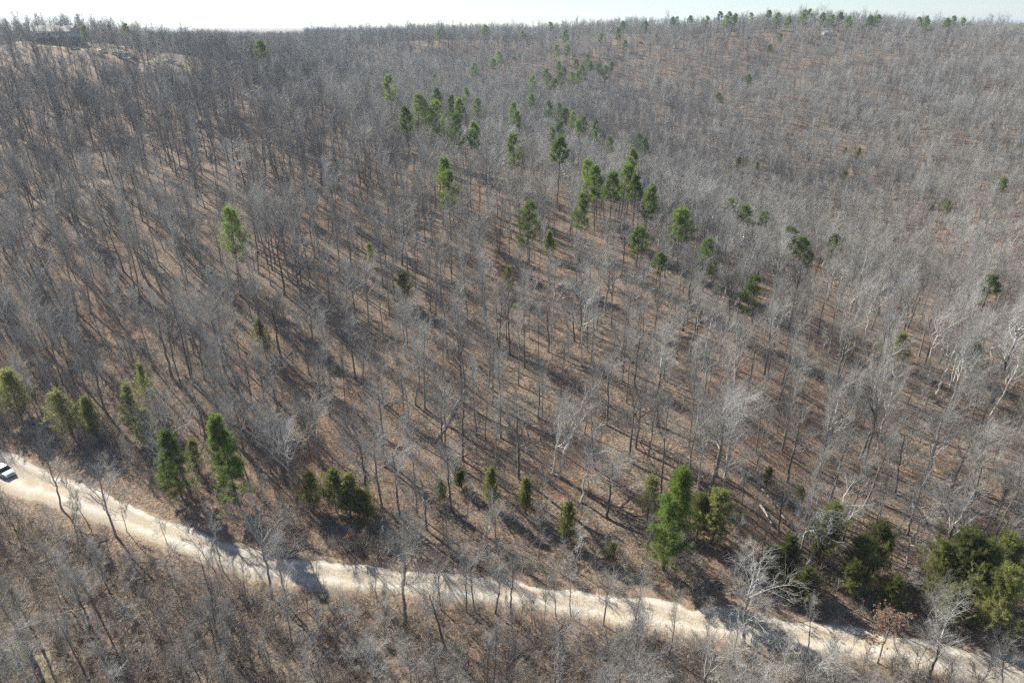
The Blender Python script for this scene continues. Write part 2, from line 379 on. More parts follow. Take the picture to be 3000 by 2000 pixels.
def bare_tree(seed, h=17.0, r0=0.17, kind="slender", lod=0):
    """returns trunk (verts, faces), crown limbs, crown twigs; base at the origin"""
    r = np.random.default_rng(seed)
    m = 12
    z = np.linspace(0, 1, m)
    wob = {"slender": 0.012, "forked": 0.014, "wide": 0.016, "crooked": 0.035, "sapling": 0.02}[kind]
    lat = np.cumsum(r.normal(size=(m, 2)) * wob * h / 3, axis=0); lat -= lat[0]
    top = {"slender": 0.93, "forked": 0.62, "wide": 0.70, "crooked": 0.72, "sapling": 0.95}[kind] * h
    P = np.concatenate([lat, (z * top)[:, None]], 1)[None]
    P[0, 0, 2] = -0.5
    endr = 0.16 if kind in ("slender", "sapling") else 0.45
    R = (r0 * (1.0 - (1 - endr) * z ** 1.1))[None]; R[0, 0] *= 1.35
    par = {"slender": (11, 0.45, 0.97, (18, 42), 0.25 * h, 0.13), "forked": (4, 0.84, 1.0, (10, 32), 0.46 * h, 0.12),
           "wide": (9, 0.42, 1.0, (25, 60), 0.36 * h, 0.12), "crooked": (8, 0.4, 1.0, (30, 70), 0.40 * h, 0.07),
           "sapling": (10, 0.25, 0.97, (18, 42), 0.27 * h, 0.12)}[kind]
    n1, t0, t1, an, L1, up = par
    wig = 0.22 if kind == "crooked" else 0.13
    C1, R1 = grow(r, P, R, n1, t0, t1, an, L1, 7, up, wig, 0.62 if kind != "forked" else 0.8, 0.28, lfall=0.45 if kind != "forked" else 0.1)
    if kind == "forked":
        X1, XR = grow(r, P, R, 5, 0.5, 0.85, (30, 60), 0.22 * h, 7, 0.1, 0.15, 0.5, 0.3)
        C1 = np.concatenate([C1, X1]); R1 = np.concatenate([R1, XR])
    R1 = np.maximum(R1, 0.02)
    n2 = 5 if kind in ("slender", "sapling") else 8
    if kind == "sapling": n2 = 4
    L2 = 0.42 * L1
    C2, R2 = grow(r, C1, R1, n2, 0.22, 1.0, (18, 48), L2, 4, 0.12, 0.17, 0.6, 0.4, lfall=0.4)
    R2 = np.maximum(R2, 0.013)
    if lod == 0:
        C3, R3 = grow(r, C2, R2, 5, 0.15, 1.0, (18, 50), L2 * 0.55, 3, 0.10, 0.22, 0.6, 0.5, lfall=0.3); R3 = np.clip(R3, 0.008, 0.02)
        C4, R4 = grow(r, C3, R3, 3, 0.15, 1.0, (18, 50), L2 * 0.36, 2, 0.08, 0.2, 0.7, 0.6, lfall=0.3); R4 = np.clip(R4, 0.005, 0.0075)
        tw = [tubes(C3, R3, 3), tubes(C4, R4, 3)]
    else:
        C3, R3 = grow(r, C2, R2, 5, 0.1, 1.0, (18, 50), L2 * 0.62, 2, 0.12, 0.2, 0.6, 0.6, lfall=0.3); R3 = np.clip(R3, 0.016, 0.022)
        tw = [tubes(C3, R3, 3)]
    trunk = tubes(P, R, 7 if lod == 0 else 5)
    limbs = [tubes(C1, R1, 4), tubes(C2, R2, 3)]
    return trunk, limbs, tw

def parts_mesh(name, groups):
    """groups: list of (list of (v, f), material) -> one mesh with several materials"""
    V, Fs, mi, off = [], [], [], 0
    for k, (pl, mt) in enumerate(groups):
        for v, f in pl:
            V.append(v); Fs.append(f + off); off += len(v); mi.append(np.full(len(f), k, np.int32))
    me = mesh(name, np.concatenate(V), Fs)
    for _, mt in groups: me.materials.append(mt)
    me.polygons.foreach_set("material_index", np.concatenate(mi)); return me

def tufts(r, pts, dirs, n, length, width, cone=0.9):
    """needle sprays: N*n thin triangles fanned round each point"""
    Nn = len(pts)
    d = unit(dirs[:, None] + r.normal(size=(Nn, n, 3)) * cone)
    s = unit(np.cross(d, r.normal(size=d.shape))) * (width / 2)
    L = length * (0.6 + 0.8 * r.random((Nn, n, 1)))
    p = pts[:, None] + r.normal(size=d.shape) * length * 0.22
    v = np.stack([p - s, p + s, p + d * L + s * 0.6, p + d * L - s * 0.6], 2).reshape(-1, 3)
    return v, np.arange(len(v)).reshape(-1, 4)
def pine(seed, h=18.0, base=0.42, rad=2.6, lod=0):
    r = np.random.default_rng(seed); m = 10; z = np.linspace(0, 1, m)
    lat = np.cumsum(r.normal(size=(m, 2)) * 0.09, axis=0); lat -= lat[0]
    P = np.concatenate([lat, (z * h * 0.97)[:, None]], 1)[None]; P[0, 0, 2] = -0.5
    R = (0.01 * h * (1 - 0.9 * z))[None] + 0.02
    nb = (58 if base > 0.2 else 120) if lod == 0 else 30
    t = base + (0.985 - base) * ((np.arange(nb) + r.random(nb)) / nb) ** 0.85
    u = (t - base) / (1 - base)
    prof = rad * ((np.minimum(1, 0.45 + u * 2.2) * (1 - u) ** 0.75 * 1.25 + 0.12) if base > 0.2 else (np.minimum(1, 0.6 + u * 4) * (1 - u) ** 0.95 * 1.3 + 0.06))
    prof *= 0.55 + 0.75 * r.random(nb)
    az = r.random(nb) * 2 * np.pi
    zz = t * h * 0.97
    px = np.interp(zz, P[0, :, 2], P[0, :, 0]); py = np.interp(zz, P[0, :, 2], P[0, :, 1])
    st = np.stack([px, py, zz], 1); hd = np.stack([np.cos(az), np.sin(az), 0 * az], 1)
    s = np.linspace(0, 1, 5)
    rise = (0.05 + 0.55 * u)[:, None] * prof[:, None] * s[None] + 0.22 * prof[:, None] * s[None] ** 2
    B = st[:, None] + hd[:, None] * (prof[:, None] * s[None])[..., None]; B[..., 2] += rise
    B += r.normal(size=B.shape) * 0.05 * prof[:, None, None] * s[None, :, None]
    BR = np.maximum(0.05 * (1 - 0.7 * s)[None] * (prof / rad)[:, None], 0.012)
    C, CR = grow(r, B, BR, 6 if lod == 0 else 4, 0.3, 1.0, (25, 60), rad * 0.34, 3, 0.12, 0.15, 0.6, 0.5, lfall=0.4)
    CR = np.maximum(CR, 0.01)
    ends = np.concatenate([C[:, -1], C[:, 1], B[:, -1], B[:, 3]]); dirs = np.concatenate([C[:, -1] - C[:, 1], C[:, 1] - C[:, 0], B[:, -1] - B[:, 3], B[:, -1] - B[:, 3]])
    dirs = unit(dirs) + np.array([0, 0, 0.35])
    n = 12 if lod == 0 else 12
    nd = tufts(r, ends, dirs, n, 0.42 if lod == 0 else 0.55, 0.05 if lod == 0 else 0.12)
    # a few dead stubs under the crown
    D, DR = grow(r, P, R, 8, 0.12, max(base, 0.2) + 0.05, (60, 100), 1.3, 3, -0.02, 0.15, 0.25, 0.4)
    return tubes(P, R, 7), [tubes(B, BR, 3), tubes(C, CR, 3), tubes(D, np.maximum(DR, .012), 3)], [nd]
def cedar(seed, h=8.0, rad=1.7, lod=0, loose=0.0):
    r = np.random.default_rng(seed); m = 6; z = np.linspace(0, 1, m)
    lat = np.cumsum(r.normal(size=(m, 2)) * 0.05, axis=0); lat -= lat[0]
    P = np.concatenate([lat, (z * h * 0.97)[:, None]], 1)[None]; P[0, 0, 2] = -0.4
    R = (0.014 * h * (1 - 0.9 * z))[None] + 0.015
    nb = 110 if lod == 0 else 45
    t = 0.07 + 0.9 * ((np.arange(nb) + r.random(nb)) / nb)
    az = r.random(nb) * 2 * np.pi
    lump = 1 + 0.35 * np.sin(az * 2 + t * 9 + seed) + 0.2 * np.sin(az * 5 + seed * 2 + t * 17)
    prof = rad * (np.minimum(1, 0.55 + t * 3) * (1 - t) ** 0.95 * 1.25 + 0.05) * lump * (0.45 + 0.75 * r.random(nb))
    st = np.stack([np.interp(t * h, P[0, :, 2], P[0, :, 0]), np.interp(t * h, P[0, :, 2], P[0, :, 1]), t * h * 0.95], 1)
    hd = np.stack([np.cos(az), np.sin(az), 0 * az], 1); s = np.linspace(0, 1, 4)
    B = st[:, None] + hd[:, None] * (prof[:, None] * s[None])[..., None]
    B[..., 2] += prof[:, None] * (0.35 * s + 0.75 * s ** 2)[None]
    BR = np.maximum(0.03 * (1 - 0.8 * s)[None] * np.ones((nb, 1)), 0.008)
    C, CR = grow(r, B, BR, 7 if lod == 0 else 5, 0.15, 1.0, (20, 60), rad * 0.36, 3, 0.18, 0.15, 0.6, 0.5, lfall=0.3); CR = np.maximum(CR, 0.007)
    ends = np.concatenate([C[:, -1], C[:, 1], B[:, -1]]); dirs = np.concatenate([C[:, -1] - C[:, 1], C[:, 1] - C[:, 0], B[:, -1] - B[:, 2]])
    keep = r.random(len(ends)) > loose; ends, dirs = ends[keep], dirs[keep]
    nd = tufts(r, ends, unit(dirs) + np.array([0, 0, 0.5]), 17 if lod == 0 else 9, 0.26 if lod == 0 else 0.42, 0.032 if lod == 0 else 0.10, 0.7)
    return tubes(P, R, 6), [tubes(B, BR, 3), tubes(C, CR, 3)], [nd]

def shrub(seed, h=2.4, n=7, dense=1.0):
    r = np.random.default_rng(seed)
    a = r.random(n) * 2 * np.pi; tilt = r.random(n) * 0.7
    d = np.stack([np.cos(a) * tilt, np.sin(a) * tilt, np.ones(n)], 1); d = unit(d)
    p = np.stack([np.cos(a), np.sin(a), 0 * a], 1) * 0.15; p[:, 2] = -0.1; out = [p]
    L = h * (0.6 + 0.6 * r.random(n))
    for k in range(4):
        d = unit(d + r.normal(size=d.shape) * 0.16); p = p + d * (L / 4)[:, None]; out.append(p)
    C = np.stack(out, 1); R = 0.02 * np.linspace(1, 0.4, 5)[None] * np.ones((n, 1)) * h / 2.4
    C2, R2 = grow(r, C, R, int(6 * dense), 0.25, 1, (20, 60), h * 0.33, 3, 0.06, 0.2, 0.6, 0.5); R2 = np.maximum(R2, .007)
    C3, R3 = grow(r, C2, R2, int(5 * dense), 0.1, 1, (20, 70), h * 0.17, 2, 0.03, 0.2, 0.7, 0.6); R3 = np.clip(R3, .006, .01)
    return [tubes(C, R, 4), tubes(C2, R2, 3), tubes(C3, R3, 3)]

# prototypes: meshes only, shared by every copy ------------------------------------------------
SPEC = [(11, 18, .19, "slender"), (12, 17, .16, "slender"), (13, 19, .20, "slender"), (14, 16, .15, "slender"), (15, 18, .17, "slender"), (16, 17, .18, "slender"), (17, 15, .13, "slender"),
        (21, 18, .22, "forked"), (22, 16, .20, "forked"), (23, 17, .19, "forked"), (24, 18, .24, "forked"),
        (31, 16, .22, "wide"), (32, 15, .20, "wide"), (33, 17, .23, "wide"), (34, 14, .18, "wide"),
        (41, 9, .07, "sapling"), (42, 8, .06, "sapling"), (43, 7, .055, "sapling")]
WSPEC = [(51, 17, .22, "crooked"), (52, 15, .20, "wide"), (53, 18, .20, "crooked")]
OLD = {0: 0, 1: 1, 2: 2, 3: 3, 4: 7, 5: 8, 6: 11, 7: 12, 8: 15, 9: 16, 10: 17}
BARE = []      # (kind, h, trunk mesh, crown mesh)
for sd_, h_, r_, kd in SPEC:
    T_, L_, W_ = bare_tree(sd_, h_, r_, kd)
    BARE.append((kd, h_, parts_mesh("bare_trunk", [([T_], M["bark"])]), parts_mesh("bare_crown", [(L_, M["limb"]), (W_, M["twig"])])))
DARK = []
for sd_, h_, r_, kd in SPEC[1::2]:
    T_, L_, W_ = bare_tree(sd_ + 200, h_, r_, kd)
    DARK.append((kd, h_, parts_mesh("bare_trunk", [([T_], M["darkbark"])]), parts_mesh("bare_crown", [(L_, M["darkbark"]), (W_, M["darktwig"])])))
WHITE = []
for sd_, h_, r_, kd in [(51, 17, .22, "crooked"), (52, 15, .20, "wide"), (53, 18, .20, "crooked")]:
    T_, L_, W_ = bare_tree(sd_, h_, r_, kd)
    WHITE.append((kd, h_, parts_mesh("white_trunk", [([T_], M["white"])]), parts_mesh("white_crown", [(L_, M["white"]), (W_, M["limb"])])))
PINE = []
for sd_, b_, rd in [(61, .45, 2.6), (62, .52, 2.3), (63, .34, 2.9), (64, .60, 2.2), (65, .08, 2.7), (66, .10, 2.1)]:
    T_, L_, W_ = pine(sd_, 18, b_, rd)
    PINE.append(("pine", 18, parts_mesh("pine_trunk", [([T_], M["pinebark"])]), parts_mesh("pine_crown", [(L_, M["pinebark"]), (W_, M["needle"])])))
CEDAR = []
for sd_, rd, ls in [(71, 1.9, 0.3), (72, 1.5, 0.25), (73, 1.9, 0.68), (74, 2.6, 0.3), (75, 2.0, 0.45), (76, 1.7, 0.35)]:
    T_, L_, W_ = cedar(sd_, 8, rd, 0, ls)
    CEDAR.append(("cedar", 8, parts_mesh("cedar_trunk", [([T_], M["pinebark"])]), parts_mesh("cedar_crown", [(L_, M["brush"]), (W_, M["cedar"])])))

PLACED = []     # (x, y) already taken, with a clearance radius
def place_tree(name, proto, base, height, lean=None, rz=None, wide=1.0):
    _, h0, tm, cm = proto
    root = empty(name, base); s = height / h0
    root.scale = (s * wide, s * wide, s)
    rz = random.random() * 6.283 if rz is None else rz
    q = Euler((0, 0, rz)).to_quaternion()
    v = Vector(lean) if lean is not None else Vector((random.gauss(0, .035), random.gauss(0, .035), 1))
    root.rotation_euler = (Vector((0, 0, 1)).rotation_difference(v.normalized()) @ q).to_euler()
    obj("trunk", tm, root); obj("crown", cm, root)
    return root

# ------------------------------------------------------------------ evergreens, each where it stands
def conifer_at(px, py, h, tmin=45):
    """the tree's tip is seen at this pixel"""
    r = ray(px, py); t = np.arange(tmin, 1100, 0.5); P = np.array([0, 0, CAMH]) + r * t[:, None]
    g = P[:, 2] - ground(P[:, 0], P[:, 1]) - h
    k = int(np.argmax(g < 0)) if (g < 0).any() else int(g.argmin())
    if k == 0: k = int(np.abs(g[:300]).argmin())
    return (P[k, 0], P[k, 1], float(ground(P[k, 0], P[k, 1])))
CON = []   # (px, py, height, kind, width, short name)
spur = [(1138, 219), (1272, 217), (1276, 258), (1215, 275), (1240, 284), (1189, 313), (1276, 294), (1319, 279), (1364, 256), (1351, 288), (1396, 286), (1332, 333),
        (1389, 356), (1557, 276), (1517, 326), (1604, 294), (1636, 301), (1660, 318), (1680, 325), (1510, 392), (1640, 355), (1621, 371), (1638, 400), (1697, 350),
        (1714, 342), (1744, 350), (1742, 382), (1778, 398), (1498, 300), (1289, 462), (1312, 500), (1868, 390), (1892, 405), (1850, 435), (1723, 466), (1752, 486),
        (1793, 505), (1829, 481), (1871, 512), (1897, 541), (1706, 566), (1553, 592)]
far = [(1634, 130), (1659, 130), (1657, 87), (1638, 180), (1685, 172), (1719, 159), (1731, 180), (1757, 186), (1791, 181), (1774, 193), (1600, 203), (1642, 210), (1680, 210),
       (1697, 206), (1612, 215), (1563, 220), (1621, 230), (1461, 150), (1442, 172), (1391, 184), (1757, 97), (1827, 117), (1812, 82), (1534, 90), (1648, 195), (1705, 190)]
ridge = [(1419, 73), (1285, 87), (1829, 62), (1612, 64), (1891, 62), (2021, 32), (2072, 47), (2111, 28), (2135, 29), (2157, 25), (2128, 45), (2147, 45), (2281, 38), (2308, 47), (2255, 21),
         (2363, 18), (2375, 26), (2355, 38), (2410, 38), (2466, 37), (2489, 47), (2548, 46), (2562, 48), (2578, 44), (2718, 40), (2697, 50), (2720, 56), (2799, 46), (2775, 54), (2829, 44),
         (1985, 40), (240, 75), (362, 62), (590, 105), (760, 120), (1970, 50), (2200, 30), (2440, 44)]
right = [(2257, 130), (2195, 217), (2287, 98), (2108, 272), (2935, 520), (2140, 592), (2183, 635), (2232, 657)]
cfar = [(2166, 460), (2219, 472), (2476, 430), (2519, 432), (2476, 500), (2731, 590), (2778, 586), (2517, 714), (2540, 760)]
ORD = ("first second third fourth fifth sixth seventh eighth ninth tenth eleventh twelfth thirteenth fourteenth fifteenth sixteenth seventeenth eighteenth nineteenth twentieth").split()
TENS = {2: "twenty", 3: "thirty", 4: "forty", 5: "fifty", 6: "sixty"}
def ordinal(k):      # 0-based
    k += 1
    if k <= 20: return ORD[k - 1]
    t, u = divmod(k, 10)
    return TENS[t][:-1] + "ieth" if u == 0 else TENS[t] + "-" + ORD[u - 1]
def sort_x(L): return sorted(L, key=lambda p: p[0])
CONB = []          # evergreens: x, y, z, height
LAND = []          # (px, py, phrase) landmarks that labels of ordinary trees can lean on
def conifer(px, py, h, kindlist, v, label, group, width=1.0, cat="pine tree", name="pine_tree", tmin=45):
    b = conifer_at(px, py, h, tmin)
    o = place_tree(name, kindlist[v % len(kindlist)], b, h, wide=width)
    tag(o, label, cat, group); PLACED.append((b[0], b[1], 1.6)); CONB.append((*b, h)); return o, b
for i, p in enumerate(sort_x(spur)):
    random.seed(i); conifer(*p, 18 + random.random() * 3, PINE[:4], i, f"green pine on the wooded middle ridge, {ordinal(i)} from the left in its belt", "pines along the middle ridge", 0.78 + random.random() * .25)
for i, p in enumerate(sort_x(far)):
    random.seed(50 + i); conifer(*p, 18 + random.random() * 3, PINE[:4], i, f"distant green pine in the patch below the far ridge, {ordinal(i)} from the left", "pines in the far patch", 1.15)
for i, p in enumerate(sort_x(ridge)):
    random.seed(90 + i); conifer(*p, 11.5 if p[0] < 700 else 17 + random.random() * 3, PINE[:4], i, f"dark evergreen standing against the skyline ridge, {ordinal(i)} from the left", "evergreens along the skyline", 1.25)
for i, p in enumerate(sort_x(right)):
    random.seed(140 + i); conifer(*p, 14 + random.random() * 3, PINE[:4], i + 2, f"green pine alone on the far right hillside, {ordinal(i)} from the left there", "pines scattered on the right hillside", 1.25, tmin=255)
for i, p in enumerate(sort_x(cfar)):
    random.seed(170 + i); conifer(*p, 8 + random.random() * 2, CEDAR, i, f"small dark cedar on the far right hillside, {ordinal(i)} from the left there", "cedars scattered on the right hillside", 1.2, "cedar tree", "cedar_tree")

# nearer ones: (tip px, tip py, height, variant, width, label, landmark phrase)
for k, (px, py, h, v, wd, lab, lm) in enumerate([
    (657, 610, 20, 2, .85, "tall lone green pine standing by itself on the left hillside", "tall lone pine"),
    (480, 1262, 13, 4, 1.25, "bright green young pine beside the road's left bend", "bright green young pine"),
    (642, 1207, 18, 5, 1.05, "tall dense green pine just uphill of the gravel road on the left", "dense green pine by the road"),
    (1982, 1360, 18, 5, 1.15, "large full green pine above the middle of the gravel road", "large full pine above the road"),
    (1872, 667, 14, 0, 1.15, "bright yellow-green pine at the right edge of the clearing", "yellow-green pine"),
    (1931, 739, 12, 3, 1.1, "short-crowned pine just right of the bright yellow-green pine", "short-crowned pine"),
    (2003, 612, 17, 0, 1.3, "dark broad pine at the lower end of the ridge belt", "dark broad ridge-end pine"),
    (2079, 695, 14, 2, 1.1, "light green pine among pale branches on the ridge end", "light green ridge-end pine"),
    (2315, 690, 17, 2, 1.5, "wide bushy green pine in front of the right hollow", "wide bushy pine"),
    (2345, 712, 15, 1, 1.4, "second bushy pine touching the wide bushy pine", "second bushy pine"),
    (2446, 685, 16, 3, 1.3, "flat-topped olive green pine with a bare trunk in the right hollow", "flat-topped olive pine"),
    (2366, 788, 12, 1, 1.1, "small green pine below the wide bushy pine", "small pine below the bushy one"),
    (2206, 808, 14, 2, 0.95, "narrow green pine on the spur's shoulder above dark shade", "narrow spur pine"),
    (2912, 807, 15, 3, 1.3, "open-crowned green pine behind the white sycamore", "open-crowned pine"),
    (2880, 835, 13, 1, 1.2, "yellowish pine just left of the open-crowned pine", "yellowish pine")]):
    random.seed(200 + k); o, b = conifer(px, py, h, PINE, v, lab, None, wd, tmin=190 if px > 2300 and px < 2500 else 45); LAND.append((px, py + 40, lm))
for k, (px, py, h, v, wd, lab, lm) in enumerate([
    (1612, 675, 8, 0, 1.0, "dark rounded cedar beside a pale trunk in the upper clearing", "dark rounded cedar"),
    (1080, 712, 6, 2, 1.1, "thin grey-green cedar small among trunks in the middle hillside", "thin grey-green cedar"),
    (1183, 795, 8, 2, 1.5, "loose olive cedar bush in the middle of the hillside", "loose olive cedar"),
    (1489, 778, 8, 2, 1.0, "faint upright cedar among bare crowns in the middle hillside", "faint upright cedar"),
    (761, 935, 9, 2, 1.0, "spindly olive cedar below the tall lone pine", "spindly olive cedar"),
    (170, 1143, 10, 2, 1.4, "hazy green cedar at the left above the road's bend", "hazy green cedar"),
    (251, 1168, 9, 0, .9, "small dark cedar right of the hazy green cedar", "small dark cedar"),
    (361, 1130, 11, 2, .9, "thin tall olive cedar above the road on the left", "thin tall olive cedar"),
    (408, 1203, 8, 0, 1.1, "dark green cedar uphill of the bright young pine", "dark green cedar"),
    (404, 1065, 10, 2, .7, "narrow olive cedar rising behind the dark green cedar", "narrow olive cedar"),
    (12, 1090, 10, 3, .9, "dark cedar at the picture's left edge", "dark cedar at the left edge"),
    (560, 1290, 7, 2, 1.0, "faint short cedar between the two road pines", "faint short cedar"),
    (905, 1392, 7, 3, .9, "leftmost cedar of the olive clump above the road", "olive cedar clump"),
    (968, 1380, 8, 3, .9, "tallest middle cedar of the olive clump above the road", None),
    (1012, 1392, 8, 0, 1.3, "right-hand cedar of the olive clump above the road", None),
    (1058, 1440, 6, 0, 1.4, "low cedar at the right end of the olive clump", None),
    (1434, 1368, 8, 0, .8, "cone-shaped cedar with grey-green foliage in brown litter", "cone-shaped cedar"),
    (1542, 1404, 7, 0, .8, "small orange-tinged cedar right of the cone-shaped cedar", "small orange-tinged cedar"),
    (1663, 1468, 8, 1, .8, "narrow ragged cedar above the road's middle", "narrow ragged cedar"),
    (1285, 1402, 5, 2, 1.2, "faint bluish cedar left of the cone-shaped cedar", "faint bluish cedar"),
    (1349, 1372, 4, 0, 1.5, "squat dark cedar behind pale branches above the road", "squat dark cedar"),
    (1910, 1398, 8, 2, 1.1, "thin cedar left of the large full pine", "thin cedar by the full pine"),
    (1795, 1590, 4, 2, 1.3, "low yellow-green cedar near the road's upper edge", "low yellow-green cedar"),
    (2060, 1455, 8, 3, .9, "dark cedar tucked under the large full pine", "dark cedar under the full pine"),
    (2115, 1423, 10, 1, 1.15, "column-shaped yellow-green cedar right of the large full pine", "column-shaped cedar"),
    (2255, 1372, 4, 2, 1.2, "tiny yellowish cedar among trunks above the column-shaped cedar", "tiny yellowish cedar"),
    (2353, 1427, 4, 2, 1.2, "tiny bright cedar beside a thin trunk on the right slope", "tiny bright cedar"),
    (2442, 1470, 11, 0, .9, "green cedar behind the white leaning tree", "cedar behind the white tree"),
    (2323, 1560, 8, 0, 1.0, "dark green cedar left of the long leaning trunk", "cedar by the leaning trunk"),
    (2272, 1597, 6, 2, 1.2, "loose cedar low on the bank left of the leaning trunk", "loose bank cedar"),
    (2310, 1683, 4, 0, 1.1, "small yellow-green cedar at the foot of the leaning trunk", "small cedar at the trunk foot"),
    (2374, 1665, 6, 0, 1.3, "round cedar under the white leaning tree", "round cedar"),
    (2600, 1538, 9, 1, 1.2, "upright cedar at the back of the right-hand clump", "upright back cedar"),
    (2553, 1585, 8, 3, 1.2, "broad cedar in front of the right slope clump", "broad slope cedar"),
    (2510, 1640, 6, 0, 1.4, "low cedar at the left of the right slope clump", "low slope cedar"),
    (2625, 1690, 6, 0, 1.3, "bright cedar low in front of the broad cedar", "bright low cedar"),
    (2838, 1545, 13, 3, .85, "largest cedar, a big olive-green mass near the right edge", "largest cedar"),
    (2893, 1590, 12, 3, .8, "big dark cedar joined to the right of the largest cedar", "big dark cedar"),
    (2780, 1600, 10, 3, .75, "tall olive cedar joined to the left of the largest cedar", "tall olive cedar"),
    (2790, 1717, 7, 3, .9, "lower olive cedar in front of the largest cedar", "lower olive cedar"),
    (2975, 1580, 12, 0, 1.3, "tall green cedar cut by the picture's right edge", "cedar at the right edge"),
    (2965, 1668, 11, 3, 1.0, "deep green cedar in shade at the right edge", "shaded right-edge cedar"),
    (2860, 1000, 9, 2, 1.8, "hazy olive cedar among pale crowns at the far right", "hazy olive cedar"),
    (2638, 965, 9, 2, 1.3, "faint dull cedar among pale crowns in the hollow", "faint dull cedar")]):
    random.seed(300 + k); o, b = conifer(px, py, h, CEDAR, v if v in (2, 3) or k % 2 else {0: 5, 1: 4}[v], lab, None, wd, "cedar tree", "cedar_tree")
    if lm: LAND.append((px, py + 40, lm))

